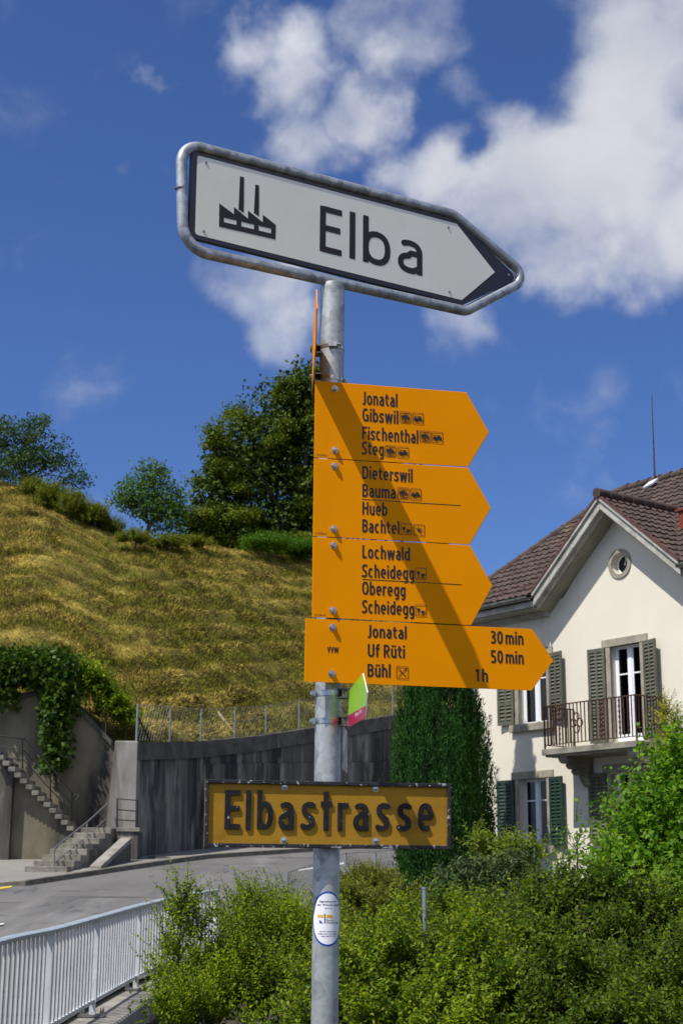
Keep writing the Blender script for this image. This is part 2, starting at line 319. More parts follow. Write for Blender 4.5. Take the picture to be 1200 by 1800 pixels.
MAT = dict(
    post=galvanised('galvanised_steel', (.255, .27, .27), (.48, .50, .49), 22, .42, .5),
    tube=galvanised('weathered_galvanised_tube', (.22, .24, .26), (.48, .51, .53), 34, .40, .6),
    steel=M('bare_steel', (.55, .55, .53), .28, .9, (.35, .34, .32), 60),
    darksteel=M('aged_bracket_steel', (.16, .15, .14), .45, .7, (.28, .26, .24), 40),
    yellow=M('yellow_sign_paint', (.80, .275, .0003), .5, 0, (.75, .255, .0003), 6, lo=.35, hi=.7, bump=.02, bscale=90, spec=.04, third=((.66, .225, .002), 3.5, .58, .85, (1, 1, .35))),
    black=M('black_lettering_foil', (.012, .011, .012), .5),
    thinbrown=M('thin_printed_line', (.10, .035, .01), .5),
    signwhite=M('white_sign_film', (.81, .80, .70), .4, 0, (.73, .72, .62), 5, lo=.3, hi=.75, third=((.5, .5, .45), 70, .68, .8, (1, 1, .25))),
    signblack=M('dark_blue_black_sign_film', (.012, .014, .03), .3),
    green=M('lime_green_sign_film', (.30, .56, .02), .3, 0, (.24, .50, .02), 12),
    magenta=M('crimson_sign_film', (.40, .012, .07), .3),
    white=M('white_paint', (.8, .8, .8), .45),
    stickerwhite=M('white_sticker_film', (.78, .79, .82), .35),
    stickerblue=M('blue_sticker_film', (.01, .06, .36), .35),
    stickeryellow=M('yellow_sticker_print', (.75, .42, .02), .35),
    ochre=M('ochre_street_sign_paint', (.40, .215, .016), .6, 0, (.33, .17, .012), 7, lo=.3, hi=.7, third=[((.22, .12, .015), 14, .60, .8, (1, 1, 1)), ((.50, .36, .16), 60, .68, .8, (1, 1, 1))], bump=0, spec=.2),
    wornblack=M('flaking_black_paint', (.010, .010, .011), .55, 0, (.02, .02, .022), 30, third=((.34, .35, .36), 34, .655, .68, (1, 1, 1)), bump=.1, bscale=200, spec=.2),
    wornframe=M('worn_black_rim_paint', (.02, .02, .022), .5, 0, (.035, .035, .04), 20, third=((.36, .37, .38), 60, .585, .62, (1, 1, 1)), bump=.2, bscale=200, spec=.2),
    concrete=M('dark_stained_concrete', (.066, .060, .050), .9, 0, (.135, .124, .104), 1.1, lo=.35, hi=.7, stretch=(1, 1, .12),
               third=[((.022, .021, .02), .9, .50, .62, (1, 1, .10)), ((.30, .28, .24), 1.5, .54, .72, (1, 1, .22)), ((.20, .19, .17), 5, .58, .75, (1, 1, .06))], bump=.25, bscale=9),
    coping=M('dark_concrete_coping', (.058, .053, .043), .9, 0, (.115, .105, .085), 1.5, bump=.3, bscale=12, third=((.22, .22, .2), 1.6, .66, .72, (1, 1, .1))),
    paleconc=M('pale_concrete', (.30, .285, .25), .9, 0, (.17, .16, .13), 1.3, stretch=(1, 1, .3), third=((.06, .058, .05), 1.0, .55, .68, (1, 1, .2)), bump=.25, bscale=8),
    stairwall=M('brown_grey_stained_concrete', (.19, .165, .11), .92, 0, (.11, .098, .068), .8, stretch=(1, 1, .5), third=((.035, .033, .028), .7, .53, .66, (1, 1, .25)), bump=.25, bscale=7),
    step=M('weathered_step_concrete', (.27, .25, .205), .9, 0, (.15, .138, .11), 3, third=((.06, .056, .045), 1.3, .58, .7, (1, 1, .6)), bump=.2, bscale=12),
    asphalt=M('road_asphalt', (.110, .106, .099), .9, 0, (.138, .133, .124), .6, stretch=(1, .4, 1), third=[((.075, .075, .075), 2.2, .62, .66, (1, .2, 1)), ((.175, .17, .16), .5, .54, .70, (1.6, .25, 1)), ((.07, .068, .064), .9, .60, .63, (.35, 1.2, 1))], bump=.15, bscale=60),
    pavement=M('pavement_asphalt', (.19, .18, .16), .9, 0, (.24, .23, .2), .7, third=((.13, .125, .11), 2.5, .64, .7, (1, 1, 1)), bump=.15, bscale=60),
    kerb=M('kerb_stone', (.16, .145, .115), .9, 0, (.10, .09, .07), 4),
    roadwhite=M('white_road_paint', (.6, .6, .58), .7), roadyellow=M('yellow_road_paint', (.6, .42, .03), .7),
    deck=M('bridge_edge_concrete', (.30, .28, .24), .9, 0, (.18, .17, .145), 2.5, third=((.07, .068, .06), 3, .6, .7, (1, 1, 1)), bump=.3, bscale=14),
    darkdeck=M('near_black_concrete', (.03, .029, .027), .9, 0, (.05, .048, .044), 1.5),  # near-black tone for the bridge side and the manhole cover
    rail=M('pale_painted_steel', (.56, .58, .58), .5, .0, (.46, .48, .48), 3, spec=.2),
    railcap=M('galvanised_handrail', (.42, .49, .53), .42, .4, (.50, .57, .61), 5),
    plaster=M('cream_plaster', (.70, .655, .545), .9, 0, (.655, .61, .50), .7, lo=.35, hi=.7, third=[((.56, .52, .42), 1.2, .60, .8, (1, 1, .3)), ((.50, .47, .40), 2.6, .62, .85, (1, 1, .12))], bump=.12, bscale=60),
    stone=M('window_sandstone', (.34, .31, .24), .85, 0, (.25, .23, .18), 5, bump=.15, bscale=30),
    oldwood=M('weathered_white_eave_paint', (.44, .43, .37), .7, 0, (.30, .29, .25), 4, stretch=(1, 1, 1), third=((.13, .13, .12), 6, .6, .72, (1, 1, 1))),
    soffit=M('grey_green_soffit_paint', (.30, .29, .22), .75, 0, (.24, .23, .18), 2),
    gutter=M('zinc_gutter', (.24, .25, .23), .5, .4, (.15, .15, .13), 5),
    tile=M('brown_clay_tile', (.082, .054, .042), .85, 0, (.048, .034, .028), 2.5, third=[((.15, .10, .065), 7, .60, .72, (1, 1, 1)), ((.13, .125, .045), .9, .62, .75, (1, 1, 1))], bump=.15, bscale=40),
    redtile=M('reddish_flashing', (.11, .045, .032), .7, 0, (.07, .03, .024), 5),
    olive=M('faded_olive_shutter_paint', (.080, .084, .058), .7, 0, (.115, .115, .08), 9, stretch=(1, 1, .3)),
    shadow_green=M('shadowed_green_shutter_paint', (.012, .035, .024), .55, 0, (.018, .045, .03), 9),  # green darkened: the cypress shadow is put into the colour
    winwhite=M('white_window_paint', (.78, .79, .80), .4), glass=glassmat('window_glass'),
    curtain=M('net_curtain', (.6, .6, .57), .9, 0, (.45, .45, .43), 9, stretch=(1, 1, .1)),
    dark=M('unlit_room_black', (.012, .012, .012), .9),
    iron=M('rusty_brown_iron', (.045, .022, .016), .6, .2, (.09, .035, .022), 14),
    blackiron=M('black_iron_handrail', (.02, .02, .022), .5, .4), greyiron=M('grey_worn_handrail', (.17, .17, .17), .5, .4),
    fencepost=M('grey_fence_steel', (.26, .29, .31), .5, .5), wire=M('fence_wire', (.22, .23, .23), .5, .6), wood=M('pale_wood_stake', (.42, .34, .2), .8),
    hay=None, trunk=M('brown_bark', (.06, .045, .032), .9, 0, (.10, .08, .06), 8, bump=.5, bscale=20), stem=M('shrub_stem_bark', (.075, .055, .035), .8, 0, (.05, .04, .025), 20),
    soil=M('dark_soil', (.035, .028, .018), .95, 0, (.055, .05, .025), 2.5, bump=.4, bscale=6),
)
# ------------------------------------------------------------------ a drawn sans-serif: glyph centre lines -> outline polygons
def glyph_strokes(ch, q, k):
    """centre lines of a condensed sans-serif; capital height 1, stroke half width q, width factor k -> (width, strokes)"""
    XH = .73
    def sup(cx, cy, rx, ry, a0, a1, n=24, e=2.35):
        out = []
        for i in range(n + 1):
            a = math.radians(a0 + (a1 - a0) * i / n); c, s = math.cos(a), math.sin(a)
            out.append((cx + rx * math.copysign(abs(c) ** (2 / e), c), cy + ry * math.copysign(abs(s) ** (2 / e), s)))
        return out
    def bowl(W, y0, y1, a0=0, a1=360, x0=0.): return sup(x0 + W / 2, (y0 + y1) / 2, W / 2 - q, (y1 - y0) / 2 - q, a0, a1)
    def arch(x0, W): return sup(x0 + W / 2, XH - .30, W / 2 - q, .30 - q + .01, 168, 0) + [(x0 + W - q, 0)]
    def smooth(pts, n=6): return [(p[0], p[1]) for p in catmull([(x, y, 0) for x, y in pts], n)]
    W = None; S = []
    n_ = .44 * k
    if ch == ' ': return .22 * k, []
    if ch == '_': return .02 * k, []
    if ch == 'l': W = 2 * q; S = [[(q, 0), (q, 1.04)]]
    elif ch == 'i': W = 2 * q; S = [[(q, 0), (q, XH)], [(q, .86), (q, 1.01)]]
    elif ch in 'nh': W = n_; S = [[(q, 0), (q, XH if ch == 'n' else 1.04)], arch(0, W)]
    elif ch == 'm': w = n_ * .95; W = 2 * w - 2 * q; S = [[(q, 0), (q, XH)], arch(0, w), arch(w - 2 * q, w)]
    elif ch in 'uü':
        W = n_; S = [[(q, XH)] + sup(W / 2, .30, W / 2 - q, .30 - q + .01, 180, 348), [(W - q, XH), (W - q, 0)]]
        if ch == 'ü': S += [[(W * .28, .84), (W * .28, .98)], [(W * .72, .84), (W * .72, .98)]]
    elif ch == 'r': W = .31 * k; S = [[(q, 0), (q, XH)], [(q, .42)] + sup(q + .13 * k, XH - q - .17, .13 * k, .17, 180, 90, 10) + [(W, XH - q)]]
    elif ch == '†': W = .30 * k; S = [[(W * .48, 0), (W * .48, 1)], [(0, XH - q * .8), (W, XH - q * .8)]]
    elif ch == 't': x = .13 * k; W = .33 * k; S = [[(x, .93)] + [(x, .3)] + sup(x + .19 * k, .24, .19 * k, .24 - q, 180, 262, 10), [(0, XH - q * .9), (.32 * k, XH - q * .9)]]
    elif ch == 'f': x = .13 * k; W = .33 * k; S = [[(x, 0), (x, .75)] + sup(x + .19 * k, .80, .19 * k, .24 - q, 180, 98, 10), [(0, XH - q * .9), (.31 * k, XH - q * .9)]]
    elif ch == 'o': W = .46 * k; S = [bowl(W, -.01, XH + .01)]
    elif ch == '0': W = .46 * k; S = [bowl(W, -.01, 1.01)]
    elif ch == 'O': W = .56 * k; S = [bowl(W, -.01, 1.01)]
    elif ch == 'c': W = .44 * k; S = [[p for p in bowl(W, -.01, XH + .01, 55, 305) if p[0] < W * .84]]
    elif ch == 'e': W = .46 * k; S = [[(q, XH * .49), (W - q * .6, XH * .49)], bowl(W, -.01, XH + .01, -2, 300)]
    elif ch == 'a':
        W = .42 * k; S = [[p for p in sup(W * .48, XH - .26, W * .52 - q, .27 - q, 128, 0, 18)] + [(W - q, 0)],
                          [(W - q, .45), (W * .55, .45)] + sup(W * .52, .22, W * .52 - q, .23 - q + (.0), 90, 270, 16)[1:] + [(W * .62, q - .01), (W - q, .14)]]
    elif ch in 'sS':
        H = XH if ch == 's' else 1.0; W = (.37 if ch == 's' else .44) * k
        S = [smooth([(W * .90, H - q - .03), (W * .72, H - q + .005), (W * .45, H - q + .005), (W * .15 + q * .45, H * .87 - q * .3), (q, H * .73), (W * .17 + q * .4, H * .60), (W * .5, H * .50),
                     (W * .83 - q * .4, H * .40), (W - q, H * .265), (W * .85 - q * .45, H * .13 + q * .3), (W * .52, q - .005), (W * .25, q - .005), (W * .05, q + .03)])]
    elif ch in 'bd':
        W = .46 * k; x = q if ch == 'b' else W - q; S = [[(x, 0), (x, 1.04)], bowl(W, -.01, XH + .01)]
    elif ch == 'g':
        W = .45 * k; S = [bowl(W, .0, XH + .01), [(W - q, XH), (W - q, -.02)] + sup(W / 2, -.02, W / 2 - q, .27 - q, 0, -115, 14)]
    elif ch == 'w': W = .66 * k; S = [[(q * .9, XH), (W * .27, .02), (W * .5, XH - .04), (W * .73, .02), (W - q * .9, XH)]]
    elif ch == 'V': W = .52 * k; S = [[(q * .9, 1), (W * .5, .03), (W - q * .9, 1)]]
    elif ch == 'W': W = .80 * k; S = [[(q * .9, 1), (W * .27, .03), (W * .5, .95), (W * .73, .03), (W - q * .9, 1)]]
    elif ch == 'J': W = .30 * k; S = [[(W - q, 1), (W - q, .2)] + sup(W - q - .2 * k, .17, .2 * k, .17 - q + .06, 0, -80, 10)]
    elif ch == 'G': W = .54 * k; S = [[p for p in bowl(W, -.01, 1.01, 52, 292)] + [(W - q, .10), (W - q, .47), (W * .55, .47)]]
    elif ch in 'EF':
        W = (.40 if k < 1.2 else .355) * k; S = [[(q, 0), (q, 1)], [(q, 1 - q * .9), (W, 1 - q * .9)], [(q, .53), (W * .93, .53)]] + ([[(q, q * .9), (W, q * .9)]] if ch == 'E' else [])
    elif ch == 'L': W = .38 * k; S = [[(q, 1), (q, 0)], [(q, q * .9), (W, q * .9)]]
    elif ch == 'H': W = .53 * k; S = [[(q, 0), (q, 1)], [(W - q, 0), (W - q, 1)], [(q, .52), (W - q, .52)]]
    elif ch == 'U': W = .52 * k; S = [[(q, 1)] + sup(W / 2, .32, W / 2 - q, .33 - q, 180, 360) + [(W - q, 1)]]
    elif ch == 'D': W = .54 * k; S = [[(q, 0), (q, 1)], [(q, 1 - q * .9), (W * .35, 1 - q * .9)] + sup(W * .35, .5, W * .65 - q, .5 - q * .9, 90, -90)[1:] + [(q, q * .9)]]
    elif ch in 'BR':
        W = .48 * k; y = .53 if ch == 'B' else .49
        S = [[(q, 0), (q, 1)], [(q, 1 - q * .9), (W * .4, 1 - q * .9)] + sup(W * .4, (1 - q * .9 + y) / 2, W * .58 - q, (1 - q * .9 - y) / 2, 90, -90, 14)[1:] + [(q, y)]]
        S += [[(q, y), (W * .42, y)] + sup(W * .42, (y + q * .9) / 2, W * .58 - q, (y - q * .9) / 2, 90, -90, 14)[1:] + [(q, q * .9)]] if ch == 'B' else [[(W * .45, y), (W - q * .8, 0)]]
    elif ch == '1': W = .27 * k; S = [[(W - q, 0), (W - q, 1)], [(q * .3, .80), (W - q, .965)]]
    elif ch == '3': W = .44 * k; S = [sup(W * .42, .76, W * .54 - q, .25 - q, 128, -80, 14) + [(W * .3, .52)], [(W * .3, .52)] + sup(W * .42, .265, W * .58 - q, .275 - q, 80, -125, 16)]
    elif ch == '5': W = .43 * k; S = [[(W * .92, 1 - q * .9), (q * 1.2, 1 - q * .9)], [(q * 1.3, 1), (q * 1.2, .55), (q * 1.2 + .02, .57)], [(q * 1.2, .57)] + sup(W * .42, .29, W * .58 - q, .31 - q, 78, -125, 18)]
    return W, S
_gl = {}
def glyph(ch, q, k):
    """outline loops of a glyph: list of (outer, holes)"""
    key = (ch, round(q, 4), round(k, 3))
    if key in _gl: return _gl[key]
    W, S = glyph_strokes(ch, q, k)
    if not S: _gl[key] = (W, []); return _gl[key]
    st = .0125; xs = np.arange(-.07, W + .075, st); ys = np.arange(-.36, 1.12, st); X, Y = np.meshgrid(xs, ys)
    D = np.full(X.shape, 9.)
    for s in S:
        m = len(s) - 1
        for i in range(m):
            (ax, ay), (bx, by) = s[i], s[i + 1]; dx, dy = bx - ax, by - ay; L = math.hypot(dx, dy)
            if L < 1e-6: continue
            t = ((X - ax) * dx + (Y - ay) * dy) / (L * L); tc = np.clip(t, 0, 1)
            d = np.hypot(X - ax - tc * dx, Y - ay - tc * dy) - q
            closed = abs(s[0][0] - s[-1][0]) + abs(s[0][1] - s[-1][1]) < 1e-4
            if i == 0 and not closed: d = np.maximum(d, -t * L)
            if i == m - 1 and not closed: d = np.maximum(d, (t - 1) * L)
            D = np.minimum(D, d)
    seg = {}
    ny, nx = D.shape
    def ip(j0, i0, j1, i1):
        a, b = D[j0, i0], D[j1, i1]; t = a / (a - b); return (round(xs[i0] + (xs[i1] - xs[i0]) * t, 5), round(ys[j0] + (ys[j1] - ys[j0]) * t, 5))
    IN = D < 0
    cells = IN[:-1, :-1].astype(int) + IN[:-1, 1:] * 2 + IN[1:, 1:] * 4 + IN[1:, :-1] * 8
    T = {1: [(3, 0)], 2: [(0, 1)], 3: [(3, 1)], 4: [(1, 2)], 5: [(3, 0), (1, 2)], 6: [(0, 2)], 7: [(3, 2)], 8: [(2, 3)], 9: [(2, 0)], 10: [(0, 1), (2, 3)], 11: [(2, 1)], 12: [(1, 3)], 13: [(1, 0)], 14: [(0, 3)]}
    for j, i in zip(*np.nonzero((cells > 0) & (cells < 15))):
        E_ = {0: ((j, i), (j, i + 1)), 1: ((j, i + 1), (j + 1, i + 1)), 2: ((j + 1, i), (j + 1, i + 1)), 3: ((j, i), (j + 1, i))}
        for a, b in T[int(cells[j, i])]:
            p = ip(*E_[a][0], *E_[a][1]); r = ip(*E_[b][0], *E_[b][1])
            seg.setdefault(p, []).append(r)
    loops = []
    while seg:
        p0 = next(iter(seg)); p = p0; lp = []
        while p in seg:
            lp.append(p); nx_ = seg[p].pop()
            if not seg[p]: del seg[p]
            p = nx_
            if p == p0: break
        out = []
        for i in range(len(lp)):
            a, b, c = lp[i - 1], lp[i], lp[(i + 1) % len(lp)]
            if math.hypot(b[0] - a[0], b[1] - a[1]) < 1e-5: continue
            cr = (b[0] - a[0]) * (c[1] - b[1]) - (b[1] - a[1]) * (c[0] - b[0])
            if abs(cr) > 2e-7: out.append(b)
        if len(out) > 2: loops.append(out)
    def area(l): return sum(l[i - 1][0] * l[i][1] - l[i][0] * l[i - 1][1] for i in range(len(l))) / 2
    A = [area(l) for l in loops]; big = max(A, key=abs); sg = 1 if big > 0 else -1
    def inside(p, l):
        c = False
        for i in range(len(l)):
            (x0, y0), (x1, y1) = l[i - 1], l[i]
            if (y0 > p[1]) != (y1 > p[1]) and p[0] < (x1 - x0) * (p[1] - y0) / (y1 - y0) + x0: c = not c
        return c
    res = [(l, [h for h, ah in zip(loops, A) if ah * sg < 0 and abs(ah) > 1e-5 and inside(h[0], l)]) for l, a in zip(loops, A) if a * sg > 1e-5]
    _gl[key] = (W, res); return _gl[key]
# ------------------------------------------------------------------ the sign post and its signs
P_A = at(571, 1750, 4.35); P_B = at(584, 530, 4.35); AX = (P_B - P_A).normalized()
def axis_at(z): return P_A + AX * ((z - P_A.z) / AX.z)
PR = 0.038
class Frame:
    """upright sign plane: u to the right, v up along the post, w towards the viewer"""
    def __init__(s, yaw, w):
        a = math.radians(yaw); r = Vector((math.cos(a), math.sin(a), 0)); r = (r - AX * r.dot(AX)).normalized()
        s.r = r; s.up = AX; s.n = r.cross(AX).normalized(); s.o = axis_at(1.6) + s.n * w
    def uv(s, px, py):
        p = on_plane(px, py, s.o, s.n) - s.o; return Vector((p.dot(s.r), p.dot(s.up)))
    def P(s, u, v, w=0): return s.o + s.r * u + s.up * v + s.n * w

_caph = {}
def text_mesh(txt, bold=0., extrude=0., spacing=1.0):
    cu = bpy.data.curves.new('txt', 'FONT'); cu.body = txt; cu.size = 1; cu.offset = bold; cu.extrude = extrude; cu.space_character = spacing
    cu.fill_mode = 'BOTH' if extrude else 'FRONT'; cu.resolution_u = 6
    ob = bpy.data.objects.new('txt', cu); C.objects.link(ob)
    dg = bpy.context.evaluated_depsgraph_get(); dg.update()
    me = bpy.data.meshes.new_from_object(ob.evaluated_get(dg))
    bpy.data.objects.remove(ob); bpy.data.curves.remove(cu)
    return me
def cap_height(bold):
    if bold not in _caph:
        me = text_mesh('H', bold); _caph[bold] = (min(v.co.y for v in me.vertices), max(v.co.y for v in me.vertices)); bpy.data.meshes.remove(me)
    return _caph[bold]
def lettering(txt, fr, p0, x1, cap, parent, mat, w, q=.073, k=1., gap=.10, th=.0005, name='lettering'):
    """text whose lower left corner falls on photo pixel p0 and that reaches pixel column x1; cap = capital height in pixels"""
    pos = []; x = 0
    for ch in txt:
        W, G = glyph(ch, q, k); pos.append((x, G)); x += W + (gap if ch != ' ' else 0)
    x -= gap
    a = fr.uv(*p0); b = fr.uv(x1, p0[1]); c = fr.uv(p0[0], p0[1] - cap); sx = (b.x - a.x) / x; sy = c.y - a.y
    mb = MB()
    for x0, G in pos:
        for outer, holes in G:
            f = lambda l: [fr.P(a.x + (x0 + px) * sx, a.y + py * sy, w) for px, py in l]
            mb.prism(f(outer), fr.n * th, 0, [f(h) for h in holes])
    return mb.build(name, mat, parent)
def flat_shapes(name, fr, polys, mat, parent, w, th=.0006):
    """flat printed shapes: polygons in (u, v)"""
    mb = MB()
    for pl in polys:
        holes = []
        if isinstance(pl, tuple): pl, holes = pl
        mb.prism([fr.P(x, y, w) for x, y in pl], fr.n * th, 0, [[fr.P(x, y, w) for x, y in h] for h in holes])
    return mb.build(name, mat, parent)
def circ(cx, cy, r, n=16, ry=None): return [(cx + r * math.cos(2 * math.pi * k / n), cy + (ry or r) * math.sin(2 * math.pi * k / n)) for k in range(n)]
def rect(x0, y0, x1, y1): return [(x0, y0), (x1, y0), (x1, y1), (x0, y1)]
def line2(a, b, t):
    a = Vector(a); b = Vector(b); d = (b - a).normalized(); n = Vector((-d.y, d.x)) * t / 2; return [a - n, b - n, b + n, a + n]

# ---- post
post = thing('sign_post', 'round galvanised steel post carrying the white arrow, the yellow signs and the street name', 'post', axis_at(-.15))
top_z = at(585, 508, 4.35).z
mb = MB(); mb.tube([axis_at(z) for z in (-.15, .6, 1.2, 1.8, 2.4, 3.0, top_z - .02, top_z - .004, top_z, top_z + .014, top_z + .022)], [PR] * 9 + [PR * .93, PR * .5], 48); mb.build('shaft', MAT['post'], post, smooth=True)
wa = Vector((math.cos(math.radians(30)), math.sin(math.radians(30)), 0)); wn_ = Vector((wa.y, -wa.x, 0)); wc = axis_at(top_z + .010)
mb = MB(); mb.tube([wc + wa * (PR * .98 * math.cos(t)) + wn_ * (.019 * math.sin(t)) + Vector((0, 0, .006 * math.cos(2 * t))) for t in [2 * math.pi * k / 28 for k in range(28)]], .0045, 8, closed=True); mb.build('weld_seam', MAT['tube'], post, smooth=True)
mb = MB(); mb.tube([axis_at(-.15), axis_at(.012), axis_at(.03)], [.11, .11, .08], 32); mb.build('footing', MAT['paleconc'], post)

# sticker wrapped round the post
def cyl(a, z, dr):
    c = axis_at(z); x = Vector((1, 0, 0)); x = (x - AX * x.dot(AX)).normalized(); n = x.cross(AX)
    return c + (x * math.sin(a) + n * math.cos(a)) * (PR + dr)
st_c = at(572, 1615, 4.32).z; st_top = at(572, 1567, 4.32).z; st_h = st_top - st_c; A0 = math.radians(9); HA = math.radians(79)
def oval(name, k, mat, dr):
    mb = MB(); rows = []
    for i in range(1, 9):
        f = i / 8; rows.append([cyl(A0 + HA * (f - (1 - k) * f) * math.cos(t), st_c + (st_h - (1 - k) * HA * PR) * f * math.sin(t), dr) for t in [2 * math.pi * j / 48 for j in range(48)]])
    mb.grid(rows, closed=True); mb.poly(rows[0])
    return mb.build(name, mat, post, smooth=True)
sticker = oval('sticker', 1.0, MAT['stickerblue'], .0005)
face = oval('sticker_face', .9, MAT['stickerwhite'], .0009); face.parent = sticker
def on_post_text(txt, xc, y, half, cap, mat, bold=.01):
    me = text_mesh(txt, bold); xs = [v.co.x for v in me.vertices]; x0, x1 = min(xs), max(xs); h0, h1 = cap_height(bold)
    def ang(px): return math.asin(max(-.985, min(.985, (px - 571.3) / 23.2)))
    a0, a1 = ang(xc - half), ang(xc + half); z0 = at(571, y, 4.32).z; z1 = at(571, y - cap, 4.32).z
    for v in me.vertices:
        a = a0 + (v.co.x - x0) / (x1 - x0) * (a1 - a0); v.co = cyl(a, z0 + (v.co.y - h0) / (h1 - h0) * (z1 - z0), .0014)
    link_mesh('sticker_print', me, mat, sticker)
for t, xc, y, h, c in (('Signalisation', 574.5, 1586, 14, 3.3), ('der Wanderwege', 574.5, 1592, 17.5, 3.3), ('durch die', 576, 1597.5, 6, 2.2),
                       ('Zürcher', 578.5, 1619, 7, 3.0), ('Wanderwege', 582, 1623, 10.2, 3.0),
                       ('zuercher-wanderwege.ch', 575, 1638, 14, 2.), ('info@zuercher-wanderwege.ch', 574.5, 1642.3, 16.5, 2.), ('Telefon 044 771 33 52', 575.5, 1646.6, 12.5, 2.)):
    on_post_text(t, xc, y, h, c, MAT['black'])
def post_patch(pts, mat, n=5):
    mb = MB()
    def pp(px, py): return cyl(math.asin((px - 571.3) / 23.2), at(571, py, 4.32).z, .0013)
    (ax, ay), (bx, by), (cx, cy), (dx, dy) = pts
    mb.grid([[pp(ax + (bx - ax) * i / n + (dx - ax) * 0, ay + (by - ay) * i / n) for i in range(n + 1)], [pp(dx + (cx - dx) * i / n, dy + (cy - dy) * i / n) for i in range(n + 1)]])
    mb.build('sticker_print', mat, sticker)
post_patch([(557.5, 1608), (567.5, 1608), (567.5, 1613), (557.5, 1613)], MAT['stickeryellow'])
post_patch([(572, 1608), (583, 1608), (583, 1613), (572, 1613)], MAT['stickeryellow'])
post_patch([(569, 1606), (570.6, 1606), (570.6, 1623), (569, 1623)], MAT['black'])
post_patch([(561, 1616.5), (561.2, 1616.5), (567, 1623), (561, 1623)], MAT['stickerblue'])

# ---- white arrow in its tube frame
EF = Frame(30.0, 0.0)
arrow = thing('direction_sign', 'white arrow sign with factory pictogram in a bent grey tube frame, topmost on the post', 'sign', EF.P(0, EF.uv(585, 497).y))
TR_ = .0172
path = [EF.uv(*p) for p in ((318.5, 251), (796, 377.5), (929, 489.5), (818, 547), (322, 437))]
loop = round_poly(path, [.062, .06, .042, .06, .085], 9)
mb = MB(); mb.tube([EF.P(p.x, p.y, 0) for p in loop], TR_, 20, closed=True); mb.build('tube_frame', MAT['tube'], arrow, smooth=True)
seam = EF.uv(317.5, 332); mb = MB(); mb.tube([EF.P(seam.x, seam.y - .0015), EF.P(seam.x, seam.y + .0015)], TR_ + .0002, 20); mb.build('tube_joint', MAT['darksteel'], arrow)
PT = .011
EP = Frame(30.0, PT)                                     # plane of the printed face
outl = [EP.uv(*p) for p in ((337.5, 265.5), (806, 389), (911, 490), (813, 536), (332, 416.5))]
outl = round_poly(outl, [.014, .004, .022, .004, .022], 6)
mb = MB(); mb.prism([EP.P(p.x, p.y, 0) for p in outl], EF.n * -.016); panel = mb.build('panel', MAT['signblack'], arrow)
whit = [EP.uv(*p) for p in ((347, 273), (802, 393.5), (869, 478.5), (811, 527.5), (343, 412))]
whit = round_poly(whit, [.008, .001, .001, .001, .010], 4)
mb = MB(); mb.prism([EP.P(p.x, p.y, -.001) for p in whit], EF.n * .0016); mb.build('white_face', MAT['signwhite'], arrow)
def zp(x, y): return EP.uv(280 + x / 1.7647, 220 + y / 1.7647)
body = [zp(*p) for p in ((186, 243), (231.5, 276.5), (231.5, 254), (274.5, 290.5), (275, 265.5), (320.5, 301.5), (321, 278), (361, 310), (359.5, 355), (185, 315))]
wins = [[zp(*p) for p in w] for w in (((200, 287), (239, 296), (239, 310), (200, 301)), ((254, 299.5), (293.5, 309), (293.5, 323.5), (254, 314)), ((307.5, 312), (346.5, 321.5), (346, 336), (307.5, 327)))]
ch1 = [zp(*p) for p in ((250, 159), (262.5, 162), (261.5, 272), (245.5, 261.5))]; ch2 = [zp(*p) for p in ((297.5, 184.5), (309, 187.5), (308.5, 283), (293, 272.5))]
flat_shapes('factory_pictogram', EP, [(body, wins), ch1, ch2], MAT['black'], arrow, .0006)
lettering('Elba', EP, (561.3, 441), 741.5, 80.5, arrow, MAT['black'], .0006, q=.067, k=1.42, gap=.18)
def screw(fr, u, v, w, parent, r=.0045):
    mb = MB(); mb.tube([fr.P(u, v, w - .001), fr.P(u, v, w + .0012), fr.P(u, v, w + .002)], [r, r, r * .7], 14)
    o = mb.build('screw', MAT['steel'], parent, smooth=True)
    flat_shapes('screw_slot', fr, [rect(u - r * .6, v - .0007, u + r * .6, v + .0007), rect(u - .0007, v + .0009, u + .0007, v + r * .6)], MAT['black'], o, w + .0019, .0004)
for p in ((362, 286), (358, 407), (787, 400), (789, 513), (893.5, 483.5)):
    q = EP.uv(*p); screw(EP, q.x, q.y, .0006, arrow)
for p, q in (((788, 378), (787, 392)), ((790, 541), (791, 526)), ((917, 488), (904, 488))):   # clips between tube and panel
    a = EF.uv(*p); b = EF.uv(*q); mb = MB(); mb.bar(EF.P(a.x, a.y, 0), EF.P(b.x, b.y, 0), .016, .004, EF.n); mb.build('clip', MAT['darksteel'], arrow)

